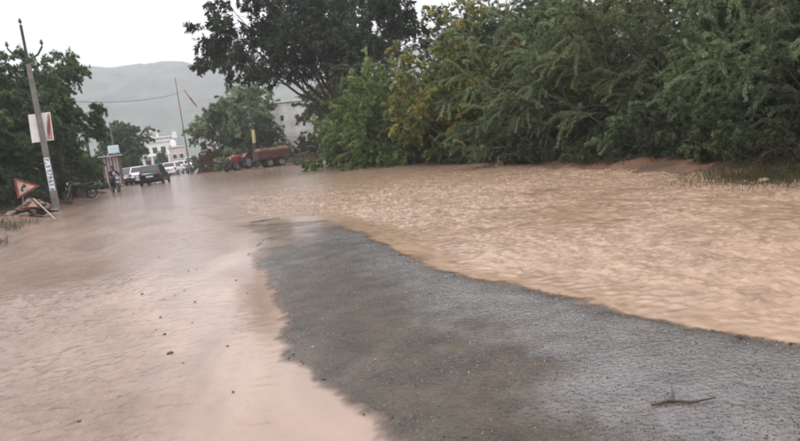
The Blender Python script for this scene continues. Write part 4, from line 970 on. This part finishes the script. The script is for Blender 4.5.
def white_wall_house():
    Y = 70; a = Vector(aty(275.5, 152, Y)); tl_ = Vector(aty(267.5, 104, Y)); g = gz(a.x, Y); Ht = tl_.z-g; r = empty('white_house', (a.x, Y, g))
    wx = aty(316, 110, Y)[0]-a.x
    MB().box((wx/2, 3, Ht/2), (wx, 6, Ht)).build('wall', M_OFFW, r); MB().box((wx*0.9, 3, Ht+0.07), (wx*1.9, 6.4, 0.14)).build('roof_slab', M_OFFW, r)
    MB().tube([(-0.12, -0.12, 0), (-0.12, -0.12, Ht)], 0.07, 8).build('drainpipe', M_IRON, r)
    MB().box((wx-0.1, -0.14, Ht*0.5), (0.28, 0.28, Ht-0.06)).build('pillar', M_WHITE, r)
    for x in (wx+1.9, wx+3.7): MB().box((x, 0.1, Ht*0.5), (0.3, 0.3, Ht-0.02)).build('pillar', M_WHITE, r)
    MB().box((wx+1.9, 4, Ht*0.5), (3.7, 4, Ht-0.04)).build('recessed_wall', mat('grey_wall', (0.22, 0.21, 0.20), 0.9, 0.3, 1), r)
    wz = aty(282, 118, Y); x = wz[0]-a.x; z = wz[2]-g
    f = MB().box((x, -0.04, z), (0.30, 0.1, 0.5)).build('window', M_IRON, r); MB().box((x, -0.1, z), (0.2, 0.03, 0.4)).build('pane', M_WINDK, f)
    tag(r, 'blank white plastered house wall behind the trailer and neem canopy', 'house')
white_wall_house()

# ------------------------------------------------------------------ marker stone, stones, sticks
def marker():
    p = gnd(500, 165); r = empty('marker_stone', (p[0], p[1], max(gz(p[0], p[1]), -0.05)-0.05)); r.rotation_euler = (0, 0.06, math.radians(-28))
    poly = [(-0.13, 0), (0.14, 0), (0.13, 0.2), (0.10, 0.36), (0.05, 0.45), (0, 0.48), (-0.05, 0.46), (-0.10, 0.38), (-0.12, 0.2)]
    MB().prism(poly, 0.14, Matrix.Rotation(math.radians(90), 4, 'X') @ Matrix.Translation((0, 0, -0.07))).build('slab', M_TANST, r, bevel=0.02)
    MB().ball((0.01, -0.07, 0.33), (0.045, 0.02, 0.07), 10, 6).build('dark_hollow', M_STONE, r)
    MB().ball((-0.10, -0.1, 0.06), (0.13, 0.1, 0.09), 8, 6).build('footing', M_TANST, r)
    tag(r, 'small tan round-topped marker stone at the foot of the thorn bushes', 'marker stone')
marker()
STM = []
for v in range(4):
    rr = random.Random(40+v); m = MB().ball((0, 0, 0), (1, 0.8, 0.55), 8, 6)
    ks = {}
    m.V = [tuple(c*ks.setdefault((round(q[0], 3), round(q[1], 3), round(q[2], 3)), rr.uniform(0.78, 1.15)) for c in q) for q in m.V]
    me = m.mesh('stone'); me.materials.append(M_STONE); STM.append(me)
rr = random.Random(77)
SP = [(170, 353, 0.024), (233, 392, 0.013), (120, 397, 0.016), (181, 377, 0.012), (195, 302, 0.015), (142, 294, 0.02), (163, 349, 0.012), (79, 421, 0.014)]
for k in range(52):
    SP.append((rr.gauss(165, 42), min(420, 238+abs(rr.gauss(0, 48))), rr.uniform(0.006, 0.016)**1.0))
for k, (x, y, s) in enumerate(SP):
    if x < 60 or x > 268: continue
    p = gnd(x, y); o = linkobj('stone', STM[k % 4], None); o.location = (p[0], p[1], s*0.1); o.scale = (s*1.2, s, s); o.rotation_euler = (0, 0, k*1.7)
    tag(o, 'small dark stone poking out of the smooth muddy current', 'stone', 'stones in the muddy water')
def stick(px, L, a, z, label, th=0.012):
    p = gnd(px[0], px[1]); d = Vector((math.cos(a), math.sin(a), 0))*L/2; n = Vector((-d.y, d.x, 0)).normalized()
    r = MB().tube([-d, -d*0.4+n*0.03, d*0.2-n*0.02, d], [th, th*1.1, th, th*0.5], 6)
    r.tube([-d*0.3+n*0.02, -d*0.05+n*0.12, d*0.1+n*0.2], [th*0.8, th*0.6, th*0.3], 5)
    o = r.build('stick', M_BARK); o.location = (p[0], p[1], z); tag(o, label, 'stick')
stick((684, 406), 0.34, -0.35, 0.028, 'short forked dark stick lying on the bare wet asphalt', 0.008)
stick((265, 221), 0.7, 0.1, 0.02, 'thin dark branch at the far tip of the bare asphalt', 0.009)
p = gnd(764, 182); o = linkobj('stone', STM[1].copy(), None); o.data.materials[0] = M_TANST
o.location = (p[0], p[1], 0.02); o.scale = (0.14, 0.10, 0.09); tag(o, 'pale tan rock at the foot of the dull olive grass tuft', 'rock')

# leaf litter stranded along the edges of the bare road
def litter():
    rg = np.random.default_rng(15); n = 60000; x = rg.uniform(0.2, 4.6, n); y = 2.2+10*rg.random(n)
    c = crown(x, y); k = (np.abs(c-0.02) < 0.05) & (samp(NZ, x, y, 1.6)+rg.normal(0, 0.5, n) > 1.1); x, y = x[k], y[k]; n = len(x)
    z = np.maximum(road_z(x, y), water_z(x, y))+0.004; a = rg.uniform(0, 6.28, n); l = rg.uniform(0.006, 0.02, n); w_ = l*rg.uniform(0.2, 0.5, n)
    d = np.stack([np.cos(a)*l, np.sin(a)*l, rg.normal(0, 0.003, n)], 1); sd_ = np.stack([-np.sin(a)*w_, np.cos(a)*w_, rg.normal(0, 0.003, n)], 1); c0 = np.stack([x, y, z], 1)
    V = np.stack([c0-d, c0+sd_, c0+d, c0-sd_], 1).reshape(-1, 3)
    o = linkobj('leaf_litter', set_tint(np_mesh('leaf_litter', V, np.arange(len(V)).reshape(-1, 4)), rg.random(n)*0.7), leaf_mat('soaked_leaf', (0.03, 0.02, 0.012), (0.07, 0.045, 0.024), (0.14, 0.10, 0.05), 0.1))
    tag(o, 'soaked leaf litter stranded along the waterline of the bare road', 'leaf litter', kind='stuff')
litter()

# ------------------------------------------------------------------ rain haze
hz = MB().box((0, 670, 89), (2840, 1500, 184)).build('haze', None)
hm = bpy.data.materials.new('haze'); hm.use_nodes = True; t = hm.node_tree; t.nodes.clear()
ho = t.nodes.new('ShaderNodeOutputMaterial'); pv = t.nodes.new('ShaderNodeVolumePrincipled')
pv.inputs['Color'].default_value = (0.78, 0.81, 0.86, 1); pv.inputs['Density'].default_value = 0.0008; pv.inputs['Anisotropy'].default_value = 0.2
t.links.new(pv.outputs[0], ho.inputs['Volume']); hz.data.materials.append(hm)
tag(hz, 'pale rain haze filling the air', 'haze', kind='stuff')
